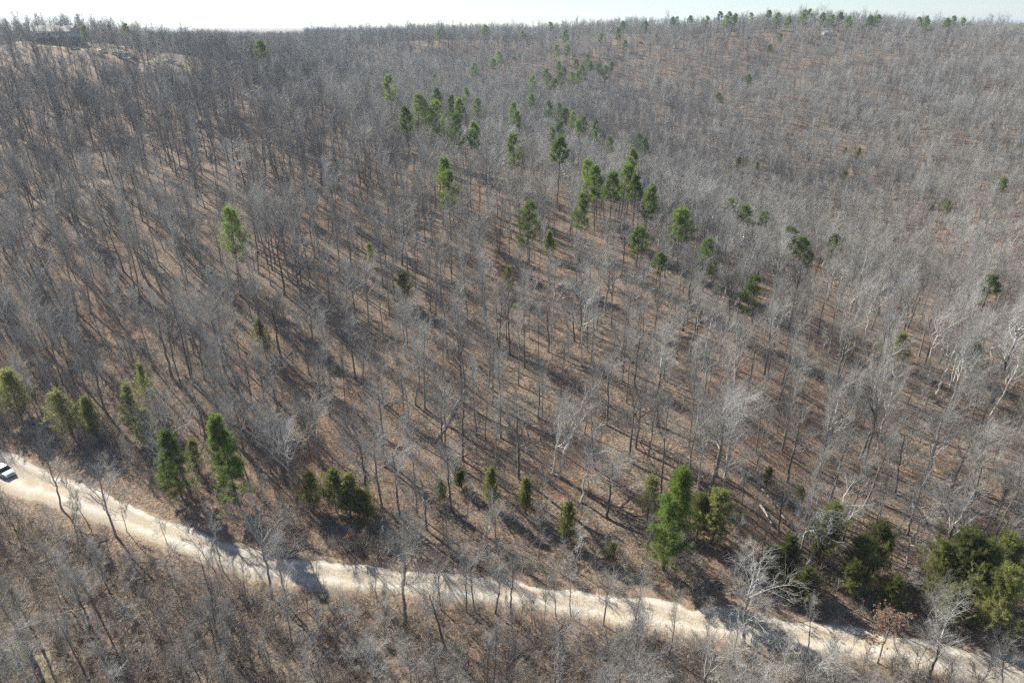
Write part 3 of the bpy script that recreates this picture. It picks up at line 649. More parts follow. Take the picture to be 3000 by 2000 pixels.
# ------------------------------------------------------------------ bare trees read off the photograph: base pixel, tip pixel
def lean_to(base, px, py):
    """height and lean of a tree standing at base whose tip is seen at the pixel"""
    r = ray(px, py); r = r / np.linalg.norm(r)
    c = np.array([0, 0, CAMH]); w0 = c - base; b = r[2]; d = r @ w0; e = w0[2]
    t = (b * e - d) / (1 - b * b)                      # closest approach of the view ray and the vertical
    q = c + r * t; h = q[2] - base[2]
    L = (q - base) / max(h, 1); L[:2] = np.clip(L[:2], -0.45, 0.45); return max(h, 3.0), (L[0], L[1], 1)
MANUAL = [  # bx, by, tx, ty, proto list, index, width, label
    (181, 1491, 128, 1290, BARE, 4, 1.0, "dark forked bare tree on the road's lower edge near the parked car"),
    (340, 1572, 280, 1330, BARE, 6, .9, "tall dark bare tree with wide limbs on the road's lower edge, left part"),
    (259, 1538, 183, 1398, BARE, 9, 1.0, "thin leaning bare sapling between the first two roadside trees"),
    (372, 1560, 338, 1440, BARE, 10, 1.1, "small bare tree just right of the tall dark roadside tree"),
    (489, 1593, 457, 1515, BARE, 10, 1.3, "short spreading bare tree against the pale gravel on the left"),
    (629, 1674, 512, 1525, BARE, 8, .8, "strongly leaning thin bare tree crossing the pale road"),
    (655, 1678, 618, 1500, BARE, 8, 1.0, "upright thin bare tree beside the strongly leaning one"),
    (795, 1750, 745, 1480, BARE, 4, 1.0, "grey bare tree with a broad crown over the road's shaded stretch"),
    (846, 1785, 812, 1600, BARE, 5, 1.0, "forked bare tree below the road's shaded stretch"),
    (965, 1783, 905, 1630, BARE, 9, 1.0, "crooked bare sapling at the road's lower edge, left of centre"),
    (1106, 1776, 1100, 1650, BARE, 8, 1.0, "slim bare sapling against the road, left of the broad grey crown"),
    (1185, 1836, 1178, 1545, BARE, 5, 1.25, "bare tree with a broad grey crown over the road's middle"),
    (1302, 1900, 1222, 1670, BARE, 6, .9, "thick leaning bare tree below the road, left of centre"),
    (1291, 1789, 1280, 1600, BARE, 7, .8, "dark-trunked bare tree at the road's lower edge left of centre"),
    (1368, 1795, 1366, 1610, BARE, 3, 1.1, "dark upright bare tree, left of a pair at the road's centre"),
    (1393, 1793, 1370, 1600, BARE, 4, .8, "curving bare tree, right of a pair at the road's centre"),
    (1453, 1800, 1464, 1640, BARE, 5, 1.3, "bare tree with a tangled crown over the road's centre"),
    (1498, 1810, 1507, 1600, BARE, 4, .9, "tall forked bare tree with a crown across the road's centre"),
    (1483, 1812, 1480, 1740, BARE, 10, .8, "short dark stubby bare tree at the road's centre"),
    (1595, 1818, 1603, 1690, BARE, 9, 1.0, "slim bare tree against the road right of the centre"),
    (1630, 1818, 1625, 1650, BARE, 8, 1.0, "upright slim bare tree right of centre, beside shadow streaks"),
    (1673, 1808, 1664, 1650, BARE, 3, 1.0, "dark clustered bare tree beside the road's shadow streaks"),
    (1765, 1832, 1785, 1660, BARE, 4, 1.1, "leaning bare tree with a fan crown at the road's right half"),
    (1855, 1850, 1880, 1680, BARE, 5, 1.0, "grey bare tree over the road, right of the fan-crowned tree"),
    (1868, 1920, 1890, 1770, BARE, 8, 1.0, "bare tree low below the road, under the fan-crowned tree"),
    (1960, 1930, 1990, 1750, BARE, 1, 1.0, "slender bare tree leaning over the road's right half"),
    (2068, 1900, 2085, 1760, BARE, 9, 1.0, "small bare sapling beside the road, left of the broad silver crown"),
    (2174, 1890, 2215, 1665, BARE, 5, 1.5, "bare tree with a broad silver crown over the road's right half"),
    (2200, 1890, 2212, 1750, BARE, 9, 1.0, "thin bare sapling under the broad silver crown"),
    (2365, 1912, 2380, 1745, BARE, 1, 1.0, "slender bare tree crossing the road right of the silver crown"),
    (2320, 1990, 2345, 1915, WHITE, 0, 1.2, "short crooked pale tree below the road's right half"),
    (2490, 1915, 2512, 1870, BARE, 10, 1.0, "short bare sapling against the bright right part of the road"),
    (2600, 1975, 2642, 1870, BARE, 8, 1.0, "curved bare tree just right of the tan-leaved tree"),
    (2723, 1990, 2785, 1785, BARE, 5, 1.3, "forked dark bare tree with a grey crown near the road's right end"),
    (2840, 2010, 2862, 1900, BARE, 9, 1.0, "bare sapling on the road's lower edge near its right end"),
    (2935, 2040, 2950, 1850, BARE, 6, 1.0, "wide bare tree over the road at the right edge"),
    (2060, 1995, 2065, 1870, BARE, 3, 1.0, "bare tree at the picture's bottom, below the silver crown"),
    (2700, 1850, 2780, 1700, BARE, 4, 1.0, "pale leaning bare tree in front of the largest cedar"),
    # hillside
    (1251, 1555, 1228, 1330, BARE, 6, 1.0, "thick bare tree above the road, right of two similar trunks"),
    (1172, 1521, 1145, 1240, BARE, 7, .95, "big pale-limbed bare tree in the middle of three above the road"),
    (1119, 1491, 1080, 1240, BARE, 6, .9, "leaning bare tree, leftmost of three above the road"),
    (1322, 1500, 1296, 1270, BARE, 6, .9, "dark thick-limbed bare tree with drooping pale branches"),
    (1521, 1402, 1505, 1110, BARE, 7, 1.0, "straight tall dark-trunked bare tree in the centre of the hillside"),
    (1620, 1392, 1662, 1130, WHITE, 1, .9, "pale forked bare tree, left of a twin pair in the clearing"),
    (1634, 1400, 1700, 1130, WHITE, 0, 1.0, "pale crooked bare tree, right of a twin pair in the clearing"),
    (1702, 1474, 1765, 1270, WHITE, 2, 1.2, "white-limbed bare tree arching right above the road"),
    (1720, 1455, 1735, 1270, BARE, 8, 1.0, "slim bare tree beside the arching white-limbed tree"),
    (1778, 1521, 1800, 1290, BARE, 7, 1.0, "bare tree with pale angular limbs right of the arching tree"),
    (2045, 1430, 2072, 1180, WHITE, 1, .85, "tall bare tree with white branch tips above the large full pine"),
    (1396, 1281, 1378, 1050, BARE, 1, 1.0, "slim bare tree with a bent pale top left of the centre"),
    (1422, 1290, 1428, 1130, BARE, 3, 1.0, "dark slim bare tree just left of the straight central tree"),
    (1467, 1285, 1455, 1040, BARE, 0, .9, "tall slender bare tree in the middle of the hillside clearing"),
    (1218, 1190, 1235, 985, BARE, 5, 1.1, "forked bare tree with a V-shaped top left of the clearing"),
    (1462, 1060, 1455, 830, BARE, 0, .9, "straight bare tree in the upper clearing"),
    (1345, 1055, 1340, 840, BARE, 3, .9, "bare tree casting long shadows in the upper clearing"),
    (1733, 1075, 1742, 860, BARE, 1, .9, "pale slender tree near the rusty patch of the hillside"),
    (1277, 925, 1272, 720, BARE, 2, .9, "tall dark bare tree, right of a close pair by the brush pile"),
    (1262, 915, 1262, 720, BARE, 0, .8, "tall dark bare tree, left of a close pair by the brush pile"),
    (1577, 840, 1590, 655, BARE, 1, .8, "single pale straight tree on open leaf litter near the dark cedar"),
    (1372, 960, 1355, 700, BARE, 4, .8, "tall forked grey tree in the upper middle of the hillside"),
    (250, 1140, 165, 880, BARE, 2, .9, "tall leaning bare tree, left one of the open stand on the left"),
    (222, 1135, 130, 900, BARE, 0, .9, "leaning bare tree at the left end of the open stand"),
    (450, 1085, 380, 850, BARE, 1, .9, "leaning slender bare tree in the open stand's middle"),
    (395, 1075, 330, 800, BARE, 2, .9, "tall leaning bare tree in the open stand, left of its middle"),
    (560, 1110, 480, 820, BARE, 0, .9, "tall leaning bare tree at the open stand's right side"),
    (675, 1080, 600, 860, BARE, 4, .9, "forked leaning bare tree above the crossing shadows"),
    (600, 1110, 560, 840, BARE, 3, .9, "upright grey bare tree at the right of the open stand"),
    (715, 1330, 660, 1120, BARE, 6, 1.0, "wide bare tree behind the dense green pine by the road"),
    (820, 1335, 750, 1180, BARE, 7, 1.0, "leaning bare tree uphill of the olive cedar clump"),
    (872, 1480, 790, 1200, BARE, 6, .9, "thick leaning bare tree left of the olive cedar clump"),
    (735, 1430, 670, 1180, BARE, 2, 1.0, "tall dark bare tree right of the dense green pine by the road"),
    (560, 1460, 440, 1110, BARE, 6, .9, "big leaning bare tree left of the dense green pine by the road"),
    (2323, 1687, 2425, 1320, BARE, 1, .8, "long thin trunk leaning right beside the white tree"),
    (2365, 1655, 2470, 1430, WHITE, 0, 1.5, "white leaning tree with sprawling branches above the road's dark bank"),
    (2650, 1661, 2710, 1480, WHITE, 2, 1.2, "white slender tree leaning over the right slope clump"),
    (2620, 1740, 2700, 1660, WHITE, 1, 1.2, "small white tree leaning over dark shade near the tan-leaved tree"),
    (2955, 1130, 3010, 880, WHITE, 0, 1.6, "large white sycamore with thick forking limbs at the right edge"),
    (2460, 1045, 2500, 830, WHITE, 2, .9, "pale tall tree with a warm-coloured trunk in the right slope stand"),
    (2620, 935, 2590, 730, WHITE, 2, 1.0, "white-limbed tree standing in the right hollow's opening"),
    (2400, 1380, 2500, 1040, WHITE, 1, .7, "tall pale tree leaning right in the right slope stand"),
    (2290, 1320, 2350, 1020, BARE, 0, .9, "tall grey bare tree at the left of the right slope stand"),
    (2565, 1330, 2640, 1040, WHITE, 0, .8, "tall pale crooked tree in the middle of the right slope stand"),
    (2700, 1430, 2790, 1150, WHITE, 1, .9, "pale thick tree leaning right above the largest cedar"),
    (2150, 1160, 2160, 900, WHITE, 1, .8, "pale straight tree at the spur's shaded right flank"),
    (2060, 1080, 2100, 860, WHITE, 1, .9, "pale tree with upswept limbs on the spur's shoulder"),
]
random.seed(11)
for bx, by, tx, ty, pl, pi_, wd, lab in MANUAL:
    b = hit(bx, by); h, ln = lean_to(b, tx, ty); h = min(h, 23)
    o = place_tree("bare_tree", pl[OLD[pi_]] if pl is BARE else pl[pi_], tuple(b), h, ln, wide=wd)
    tag(o, lab, "bare tree"); PLACED.append((b[0], b[1], 2.0))

# tan-leaved oak that kept its dead leaves
def tan_tree(px, py, h, label, width=1.0, seed=81):
    T_, L_, W_ = bare_tree(seed, 8.0, .09, "wide")
    r = np.random.default_rng(seed)
    v = W_[0][0].reshape(-1, 9, 3)[:, -3:].mean(1); v = v
    tf = tufts(r, v, unit(r.normal(size=v.shape)), 9, 0.13, 0.09, 1.6)
    P_ = ("tan", 8.0, parts_mesh("tan_trunk", [([T_], M["bark"])]), parts_mesh("tan_crown", [(L_ + W_[:1], M["limb"]), ([tf], M["tan"])]))
    b = hit(px, py); o = place_tree("oak_tree", P_, tuple(b), h, (0.06, 0, 1), 1.0, width); tag(o, label, "oak tree"); PLACED.append((b[0], b[1], 2.5))
tan_tree(2570, 1942, 9.0, "tan-leaved young oak standing over the road's right part", 1.15)
tan_tree(1040, 1625, 4.5, "small pinkish-leaved oak at the road's upper edge below the cedar clump", 1.3, 82)
tan_tree(2160, 1600, 3.5, "small tan-leaved oak at the foot of the column-shaped cedar", 1.2, 83)

# ------------------------------------------------------------------ the rest of the wood
road_px_clear = 1.6
def scatter(step, y0, y1, seed, jit=0.48):
    r = np.random.default_rng(seed)
    xs, ys = [], []
    yy = y0
    while yy < y1:
        half = (yy * CP + 40) * 0.80 + 22
        x = np.arange(-half - 12, half + 6, step); xs.append(x + r.uniform(-jit, jit, len(x)) * step * 1.0); ys.append(yy + r.uniform(-jit, jit, len(x)) * step)
        yy += step
    return np.concatenate(xs), np.concatenate(ys), r
TX, TY, r = scatter(4.1, 34, 270, 5)
TX2, TY2, _ = scatter(3.7, 273, 600, 6); TX4, TY4, _ = scatter(4.8, 602, 900, 7); _a, _b, _ = scatter(6.5, 902, 1250, 27); TX4, TY4 = np.append(TX4, _a), np.append(TY4, _b); TX2, TY2 = np.append(TX2, TX4), np.append(TY2, TY4)
TX3, TY3, _ = scatter(4.3, 28, 75, 8)
_q = project(np.stack([TX3, TY3, ground(TX3, TY3)], 1)); _q = _q[1] > np.interp(_q[0], [p[0] for p in ROAD_LO], [p[1] for p in ROAD_LO]) + 10
TX, TY = np.concatenate([TX, TX2, TX3[_q]]), np.concatenate([TY, TY2, TY3[_q]])
TZ = ground(TX, TY); n = len(TX)
px, py, dep = project(np.stack([TX, TY, TZ], 1))
rd = road_dist(TX, TY)
keep = rd > road_px_clear
# the yard by the house is nearly open; the hillside clearing is thin
inlawn = (px > -80) & (px < 570) & (py > 108 + 0.10 * np.maximum(px, 0)) & (py < 150 + 0.13 * np.maximum(px, 0)) & (dep > 260) & (dep < 420)
keep &= ~inlawn | (r.random(n) < 0.5)
clear = np.exp(-(((px - 1500) / 520) ** 2 + ((py - 1150) / 330) ** 2)) * 0.38 + np.exp(-(((px - 1650) / 200) ** 2 + ((py - 850) / 120) ** 2)) * 0.35
clear += np.exp(-(((px - 420) / 260) ** 2 + ((py - 1080) / 90) ** 2)) * 0.35 + np.exp(-(((px - 2650) / 220) ** 2 + ((py - 900) / 70) ** 2)) * 0.4
clear += 0.3 * np.exp(-(((px - 2450) / 420) ** 2 + ((py - 1230) / 230) ** 2)) + 0.22 * np.exp(-(((px - 500) / 500) ** 2 + ((py - 950) / 250) ** 2))
clear += np.exp(-(((px - 1300) / 700) ** 2 + ((py - 1500) / 110) ** 2)) * 0.25
clear += 0.55 * np.exp(-(((px - 1860) / 190) ** 2 + ((py - 350) / 55) ** 2)) + 0.4 * np.exp(-(((px - 2400) / 120) ** 2 + ((py - 420) / 60) ** 2)) + 0.35 * np.exp(-(((px - 2330) / 60) ** 2 + ((py - 250) / 120) ** 2))
clear += 0.30 * np.clip(vnoise(TX, TY, 14, 8), 0, 1) + 0.35 * np.clip(vnoise(TX, TY, 48, 9), 0, 1)
_bel = py > np.interp(px, [p[0] for p in ROAD_LO], [p[1] for p in ROAD_LO])
keep &= (r.random(n) > clear * np.where(dep > 290, 0.6, 1)) & (_bel | (r.random(n) < 0.84) | (dep > 290))
keep &= ~(_bel & (px < 260) & (py > 1560) & (px < 90 + (py - 1560) * 0.4)) | (r.random(n) < 0.6)
PL = np.array(PLACED)
for i in range(0, n, 4000):
    d = np.hypot(TX[i:i + 4000, None] - PL[None, :, 0], TY[i:i + 4000, None] - PL[None, :, 1])
    keep[i:i + 4000] &= (d > PL[None, :, 2]).all(1)
keep &= (py < 2500)
TX, TY, TZ, px, py, dep, rd = [a[keep] for a in (TX, TY, TZ, px, py, dep, rd)]; n = len(TX)
u = r.random(n)
below = (py > np.interp(px, [p[0] for p in ROAD_LO], [p[1] for p in ROAD_LO]))
hgt = np.where(u < 0.42, r.uniform(14.5, 19.5, n), np.where(u < 0.75, r.uniform(10, 14.5, n), r.uniform(5, 10, n)))
hgt *= np.where(dep > 300, 0.9, 1.0) * np.where(below, 0.80, 1.0) * np.where((rd < 9) & ~below, 0.62, 1.0) * np.where(below & (rd < 8), 0.62, 1.0) * np.where(below & (rd >= 8), 0.9, 1.0)
# neighbours on the camera's side of an evergreen are younger and lower, so that it stands free
for cx_, cy_, cz_, ch_ in CONB:
    bx_, by_, bd_ = project(np.array([cx_, cy_, cz_])); qx_, qy_, qd_ = project(np.array([cx_, cy_, cz_ + ch_]))
    near_ = (dep < bd_ + 1) & (dep > bd_ - np.clip(bd_ * 0.28, 12, 75)) & (np.abs(px - (bx_ + qx_) / 2) < 3.4 * F / bd_)
    if near_.any():
        _, tp_, _ = project(np.stack([TX, TY, TZ + hgt], 1)); lim_ = qy_ + 0.55 * (by_ - qy_)
        q = near_ & (tp_ < lim_)
        hgt = np.where(q, np.clip(hgt * (py - lim_) / np.maximum(py - tp_, 1), 0.42 * hgt, hgt), hgt)
tall_ = (py < 190) & (r.random(n) < np.where(dep > 560, 0.05, 0.14)) & (px > 900); hgt = np.where((px < 900) & (py < 175), hgt * 0.82, hgt); hgt = np.where(tall_, hgt * 1.3, hgt)
# the wood below the yard keeps under the lawn's edge, a few tall trees excepted
lim = np.interp(px, [-200, 0, 150, 350, 560, 640], [150, 152, 160, 186, 206, 206])
_, ty0, _ = project(np.stack([TX, TY, TZ + hgt], 1))
q = (px < 600) & (py > lim) & (dep > 200) & (dep < 345) & (ty0 < lim) & (r.random(n) > 0.42)
hgt = np.where(q, np.maximum(hgt * (py - lim) / np.maximum(py - ty0, 1), 1.5), hgt)
kind = np.where(hgt < 9.5, r.integers(15, 18, n), np.where(r.random(n) < 0.58, r.integers(0, 7, n), r.integers(7, 15, n)))
white = (r.random(n) < np.where((px > 1900) & (py > 700), 0.08, 0.025) + 0.2 * np.exp(-((py - np.interp(px, [1200, 1500, 1900, 2150, 2500, 2900], [420, 520, 620, 800, 1030, 1200])) / 55) ** 2) * (px > 1350)) & (hgt > 9.5)
wide = r.uniform(0.72, 1.2, n) * np.where(below, 1.2, 1.0)
rz = r.uniform(0, 6.283, n); lx, ly = r.normal(0, 0.045, n) - 0.035 * np.clip((1300 - px) / 900, 0, 1), r.normal(0, 0.045, n)
# thinner and leaning a little more on the left slope
darkn = ~white & (r.random(n) < np.where(below, 0.45, 0.12))
inframe = (px > 5) & (px < 2995) & (py < 1998) & (py > 60)
size = np.where(inframe, hgt / dep, -1)
order = np.argsort(-size); nind = 300 - len(MANUAL)
ind = order[:nind]; isind = np.zeros(n, bool); isind[ind] = True
LAND += [(20, 1400, "parked car"), (1320, 1220, "fallen grey log"), (725, 1270, "pale fallen log"), (210, 1620, "long fallen log")]
LA = np.array([(a, b) for a, b, _ in LAND], float)
looks = {"slender": "slender", "forked": "forked", "wide": "wide-crowned", "sapling": "small thin", "crooked": "crooked white", "tall": ""}
rows = []
for i in ind:
    pl = WHITE[int(kind[i]) % 3] if white[i] else (DARK[int(kind[i]) // 2] if darkn[i] else BARE[int(kind[i])])
    tx, ty, _ = project(np.array([TX[i] + lx[i] * hgt[i], TY[i] + ly[i] * hgt[i], TZ[i] + hgt[i]]))
    mx, my = (px[i] + tx) / 2, (py[i] + ty) / 2
    d = np.hypot(LA[:, 0] - mx, LA[:, 1] - my); k = int(d.argmin())
    dx, dy = mx - LA[k, 0], my - LA[k, 1]
    side = ("right of" if dx > 0 else "left of") if abs(dx) > abs(dy) else ("below" if dy > 0 else "above")
    look = ("pale " if white[i] else ("dark " if darkn[i] else "grey ")) + {"slender": "slender", "forked": "forked", "wide": "wide-crowned", "sapling": "thin young", "crooked": "crooked"}[pl[0]]
    rows.append([i, pl, look, k, side, d[k]])
seen = {}
for q in sorted(rows, key=lambda q: q[5]):
    key = (q[2], q[3], q[4]); c = seen.get(key, 0); seen[key] = c + 1
    near = "nearest" if c == 0 else ordinal(c) + " nearest"
    i = q[0]
    o = place_tree("bare_tree", q[1], (TX[i], TY[i], TZ[i]), float(hgt[i]), (lx[i], ly[i], 1), float(rz[i]), float(wide[i]))
    tag(o, f"{q[2]} bare tree, {near} {q[4]} the {LAND[q[3]][2]}", "bare tree", "bare trees of the hillside wood")

def scatter_object(name, label, P, protos, index, rot, scl):
    """one object whose points carry copies of the prototype meshes"""
    me = bpy.data.meshes.new(name); P = np.asarray(P, np.float32)
    me.vertices.add(len(P)); me.vertices.foreach_set("co", P.ravel())
    a = me.attributes.new("variant", 'INT', 'POINT'); a.data.foreach_set("value", np.asarray(index, np.int32))
    a = me.attributes.new("turn", 'FLOAT_VECTOR', 'POINT'); a.data.foreach_set("vector", np.asarray(rot, np.float32).ravel())
    a = me.attributes.new("size", 'FLOAT_VECTOR', 'POINT'); a.data.foreach_set("vector", np.asarray(scl, np.float32).ravel())
    o = obj(name, me); tag(o, label, None, None, "stuff")
    g = bpy.data.node_groups.new(name, 'GeometryNodeTree')
    g.interface.new_socket("Geometry", in_out='INPUT', socket_type='NodeSocketGeometry'); g.interface.new_socket("Geometry", in_out='OUTPUT', socket_type='NodeSocketGeometry')
    gi, go = g.nodes.new("NodeGroupInput"), g.nodes.new("NodeGroupOutput")
    last = gi.outputs[0]; outs = []
    def attr(nm, ty):
        q = g.nodes.new("GeometryNodeInputNamedAttribute"); q.data_type = ty; q.inputs[0].default_value = nm; return q.outputs[0]
    jo = g.nodes.new("GeometryNodeJoinGeometry")
    for k, pm in enumerate(protos):
        src = bpy.data.objects.new(name + "_source", pm)
        oi = g.nodes.new("GeometryNodeObjectInfo"); oi.inputs[0].default_value = src
        cmp = g.nodes.new("FunctionNodeCompare"); cmp.data_type = 'INT'; cmp.operation = 'EQUAL'
        ai = [s for s in cmp.inputs if s.type == 'INT']; g.links.new(attr("variant", 'INT'), ai[0]); ai[1].default_value = k
        ip = g.nodes.new("GeometryNodeInstanceOnPoints")
        g.links.new(gi.outputs[0], ip.inputs["Points"]); g.links.new(cmp.outputs[0], ip.inputs["Selection"]); g.links.new(oi.outputs["Geometry"], ip.inputs["Instance"])
        g.links.new(attr("turn", 'FLOAT_VECTOR'), ip.inputs["Rotation"]); g.links.new(attr("size", 'FLOAT_VECTOR'), ip.inputs["Scale"])
        g.links.new(ip.outputs[0], jo.inputs[0])
    g.links.new(jo.outputs[0], go.inputs[0])
    md = o.modifiers.new("scatter", 'NODES'); md.node_group = g
    return o
# whole-tree meshes for the mass: detailed ones near, lighter ones far
def whole(seed, h, r0, kd, lod, tm, lm_, tw):
    T_, L_, W_ = bare_tree(seed, h, r0, kd, lod); return (h, parts_mesh("wood", [([T_], tm), (L_, lm_), (W_, tw)]))
NEARP = [whole(*q, 0, M["bark"], M["limb"], M["twig"]) for q in SPEC] + [whole(*q, 0, M["white"], M["white"], M["limb"]) for q in WSPEC] + [whole(q[0] + 200, *q[1:], 0, M["darkbark"], M["darkbark"], M["darktwig"]) for q in SPEC[1::2]]
FARP = [whole(q[0] + 100, q[1], q[2] * (1.3 if q[3] == "sapling" else 1), q[3], 1, M["bark"], M["limb"], M["twig"]) for q in SPEC] + [whole(q[0] + 100, *q[1:], 1, M["white"], M["white"], M["limb"]) for q in WSPEC]
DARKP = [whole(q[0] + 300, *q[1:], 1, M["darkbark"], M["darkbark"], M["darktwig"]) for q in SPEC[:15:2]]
nS, nW, nD = len(SPEC), len(WSPEC), len(SPEC[1::2])
m_ = ~isind; far_ = dep > 185
v_ = np.where(white, nS + kind % 3, np.where(darkn, nS + nW + kind // 2, kind)).astype(int)
v_ = np.where(far_, nS + nW + nD + np.where(white, nS + kind % 3, kind), v_)
# darker trees at random, and slope shade put into bark colour: upper left, the back ridge's face and the draw behind the spur
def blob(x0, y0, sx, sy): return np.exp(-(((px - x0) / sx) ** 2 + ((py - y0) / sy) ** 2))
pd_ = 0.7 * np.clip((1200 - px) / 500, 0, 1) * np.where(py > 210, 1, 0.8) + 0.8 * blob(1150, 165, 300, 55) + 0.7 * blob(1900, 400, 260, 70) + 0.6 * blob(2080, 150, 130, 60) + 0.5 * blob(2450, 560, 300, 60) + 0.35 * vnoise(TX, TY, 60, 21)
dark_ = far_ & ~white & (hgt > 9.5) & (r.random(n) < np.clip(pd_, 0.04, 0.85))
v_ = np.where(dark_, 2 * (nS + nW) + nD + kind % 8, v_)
allp = NEARP + FARP + DARKP
h0 = np.array([a[0] for a in allp])[v_]; s_ = hgt / h0
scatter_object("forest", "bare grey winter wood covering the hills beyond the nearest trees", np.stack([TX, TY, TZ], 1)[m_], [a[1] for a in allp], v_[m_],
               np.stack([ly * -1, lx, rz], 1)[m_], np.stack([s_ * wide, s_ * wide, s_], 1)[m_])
# undergrowth: bare brush on the forest floor, thick along the road
SH = [parts_mesh("brush", [(shrub(90 + k, 2.4, 6 + k, 1.0), M["brush"])]) for k in range(4)] + [parts_mesh("brush", [(shrub(95 + k, 2.4, 5, 1.0), M["limb"])]) for k in range(2)] + [parts_mesh("brush", [(shrub(98 + k, 2.4, 7, 1.2), M["darktwig"])]) for k in range(2)]
UX, UY, r2 = scatter(1.45, 34, 140, 15, .5); VX, VY, _ = scatter(2.8, 141, 300, 16, .5)
UX, UY = np.append(UX, VX), np.append(UY, VY)
ud = road_dist(UX, UY); UZ = ground(UX, UY); upx, upy, _ = project(np.stack([UX, UY, UZ], 1))
ub = upy > np.interp(upx, [p[0] for p in ROAD_LO], [p[1] for p in ROAD_LO])
p_ = 0.55 + 0.55 * np.exp(-np.maximum(ud, 0) / 6) + 0.3 * ub + 0.3 * vnoise(UX, UY, 12, 31)
k_ = (ud > -0.25 + 0.35 * vnoise(UX, UY, 5, 33)) & (r2.random(len(UX)) < p_) & (upy < 2500)
UX, UY, UZ, ud, ub = UX[k_], UY[k_], UZ[k_], ud[k_], ub[k_]; nn = len(UX)
us = (r2.uniform(0.25, 0.5, nn) + 0.6 * r2.random(nn) ** 3) * np.where(ub, 1.7, 1.0)
edge_ = (ud > 0.4) & (ud < np.where(ub, 3, 7)) & (r2.random(nn) < np.where(ub, 0.16, 0.34)); us = np.where(edge_, r2.uniform(0.9, 1.6, nn), us)
us = np.where(ud < 0.6, np.minimum(us, 0.4), us)
down_ = (r2.random(nn) < 0.2) & (ud > 2)                      # broken tops lying on the litter
tilt_ = np.where(down_, r2.uniform(1.25, 1.5, nn), r2.normal(0, 0.08, nn))
scatter_object("undergrowth", "bare brown brush, saplings and broken branches on the forest floor", np.stack([UX, UY, UZ + np.where(down_, 0.15, 0)], 1), SH, r2.integers(0, len(SH), nn), np.stack([tilt_, UX * 0, r2.uniform(0, 6.28, nn)], 1), np.stack([us * 1.1, us * 1.1, us * np.where(down_, 1.3, 1)], 1))
print("trees", n, "brush", nn, "individual", len(ind) + len(MANUAL))

# ------------------------------------------------------------------ buildings, vehicles, logs
def box_v(x0, x1, y0, y1, z0, z1):
    v = [(x0, y0, z0), (x1, y0, z0), (x1, y1, z0), (x0, y1, z0), (x0, y0, z1), (x1, y0, z1), (x1, y1, z1), (x0, y1, z1)]
    return np.array(v, float), np.array([(0, 3, 2, 1), (4, 5, 6, 7), (0, 1, 5, 4), (1, 2, 6, 5), (2, 3, 7, 6), (3, 0, 4, 7)])
def boxes(name, L, mat, parent):
    return obj(name, parts_mesh(name, [([box_v(*b) for b in L], mat)]), parent)
def loft(name, secs, mat, parent):
    """closed skin through cross-sections of equal point count"""
    A = np.array(secs, float); m, k, _ = A.shape; i = np.arange(m * k).reshape(m, k); j = np.roll(i, -1, 1)
    f = np.stack([i[:-1], j[:-1], j[1:], i[1:]], -1).reshape(-1, 4)
    me = bpy.data.meshes.new(name); fl = [tuple(int(a) for a in q) for q in f] + [tuple(range(k))[::-1], tuple(int(a) for a in i[-1])]
    me.from_pydata([tuple(v) for v in A.reshape(-1, 3)], [], fl); me.materials.append(mat); return obj(name, me, parent)
M["white_wall"] = plain("white_siding", (0.50, 0.51, 0.52)); M["dark_wall"] = plain("dark_lower_siding", (0.10, 0.11, 0.12)); M["roof"] = plain("grey_shingles", (0.075, 0.078, 0.085))
M["red_roof"] = plain("red_metal_roof", (0.42, 0.15, 0.12)); M["glass"] = plain("dark_glass", (0.03, 0.035, 0.04), 0.15, 0, 0.05)
M["tyre"] = plain("tyre_rubber", (0.02, 0.02, 0.02)); M["rim"] = plain("alloy_rim", (0.5, 0.5, 0.5), 0.35, 0.7)
M["lamp"] = plain("headlamp", (0.8, 0.82, 0.84), 0.15); M["trim"] = plain("pale_trim", (0.7, 0.68, 0.64)); M["wood"] = plain("weathered_wood", (0.30, 0.26, 0.22), 0.9, 0, 0.4, 2.0)
M["log"] = bark_mat("dead_log", (0.20, 0.17, 0.14), (0.62, 0.55, 0.47), 1.5, 0.2); M["blue"] = plain("blue_plastic", (0.05, 0.12, 0.30), 0.5)
M["tan_wall"] = plain("tan_siding", (0.48, 0.42, 0.34)); M["steel"] = plain("galvanised_steel", (0.45, 0.46, 0.47), 0.45, 0.5)

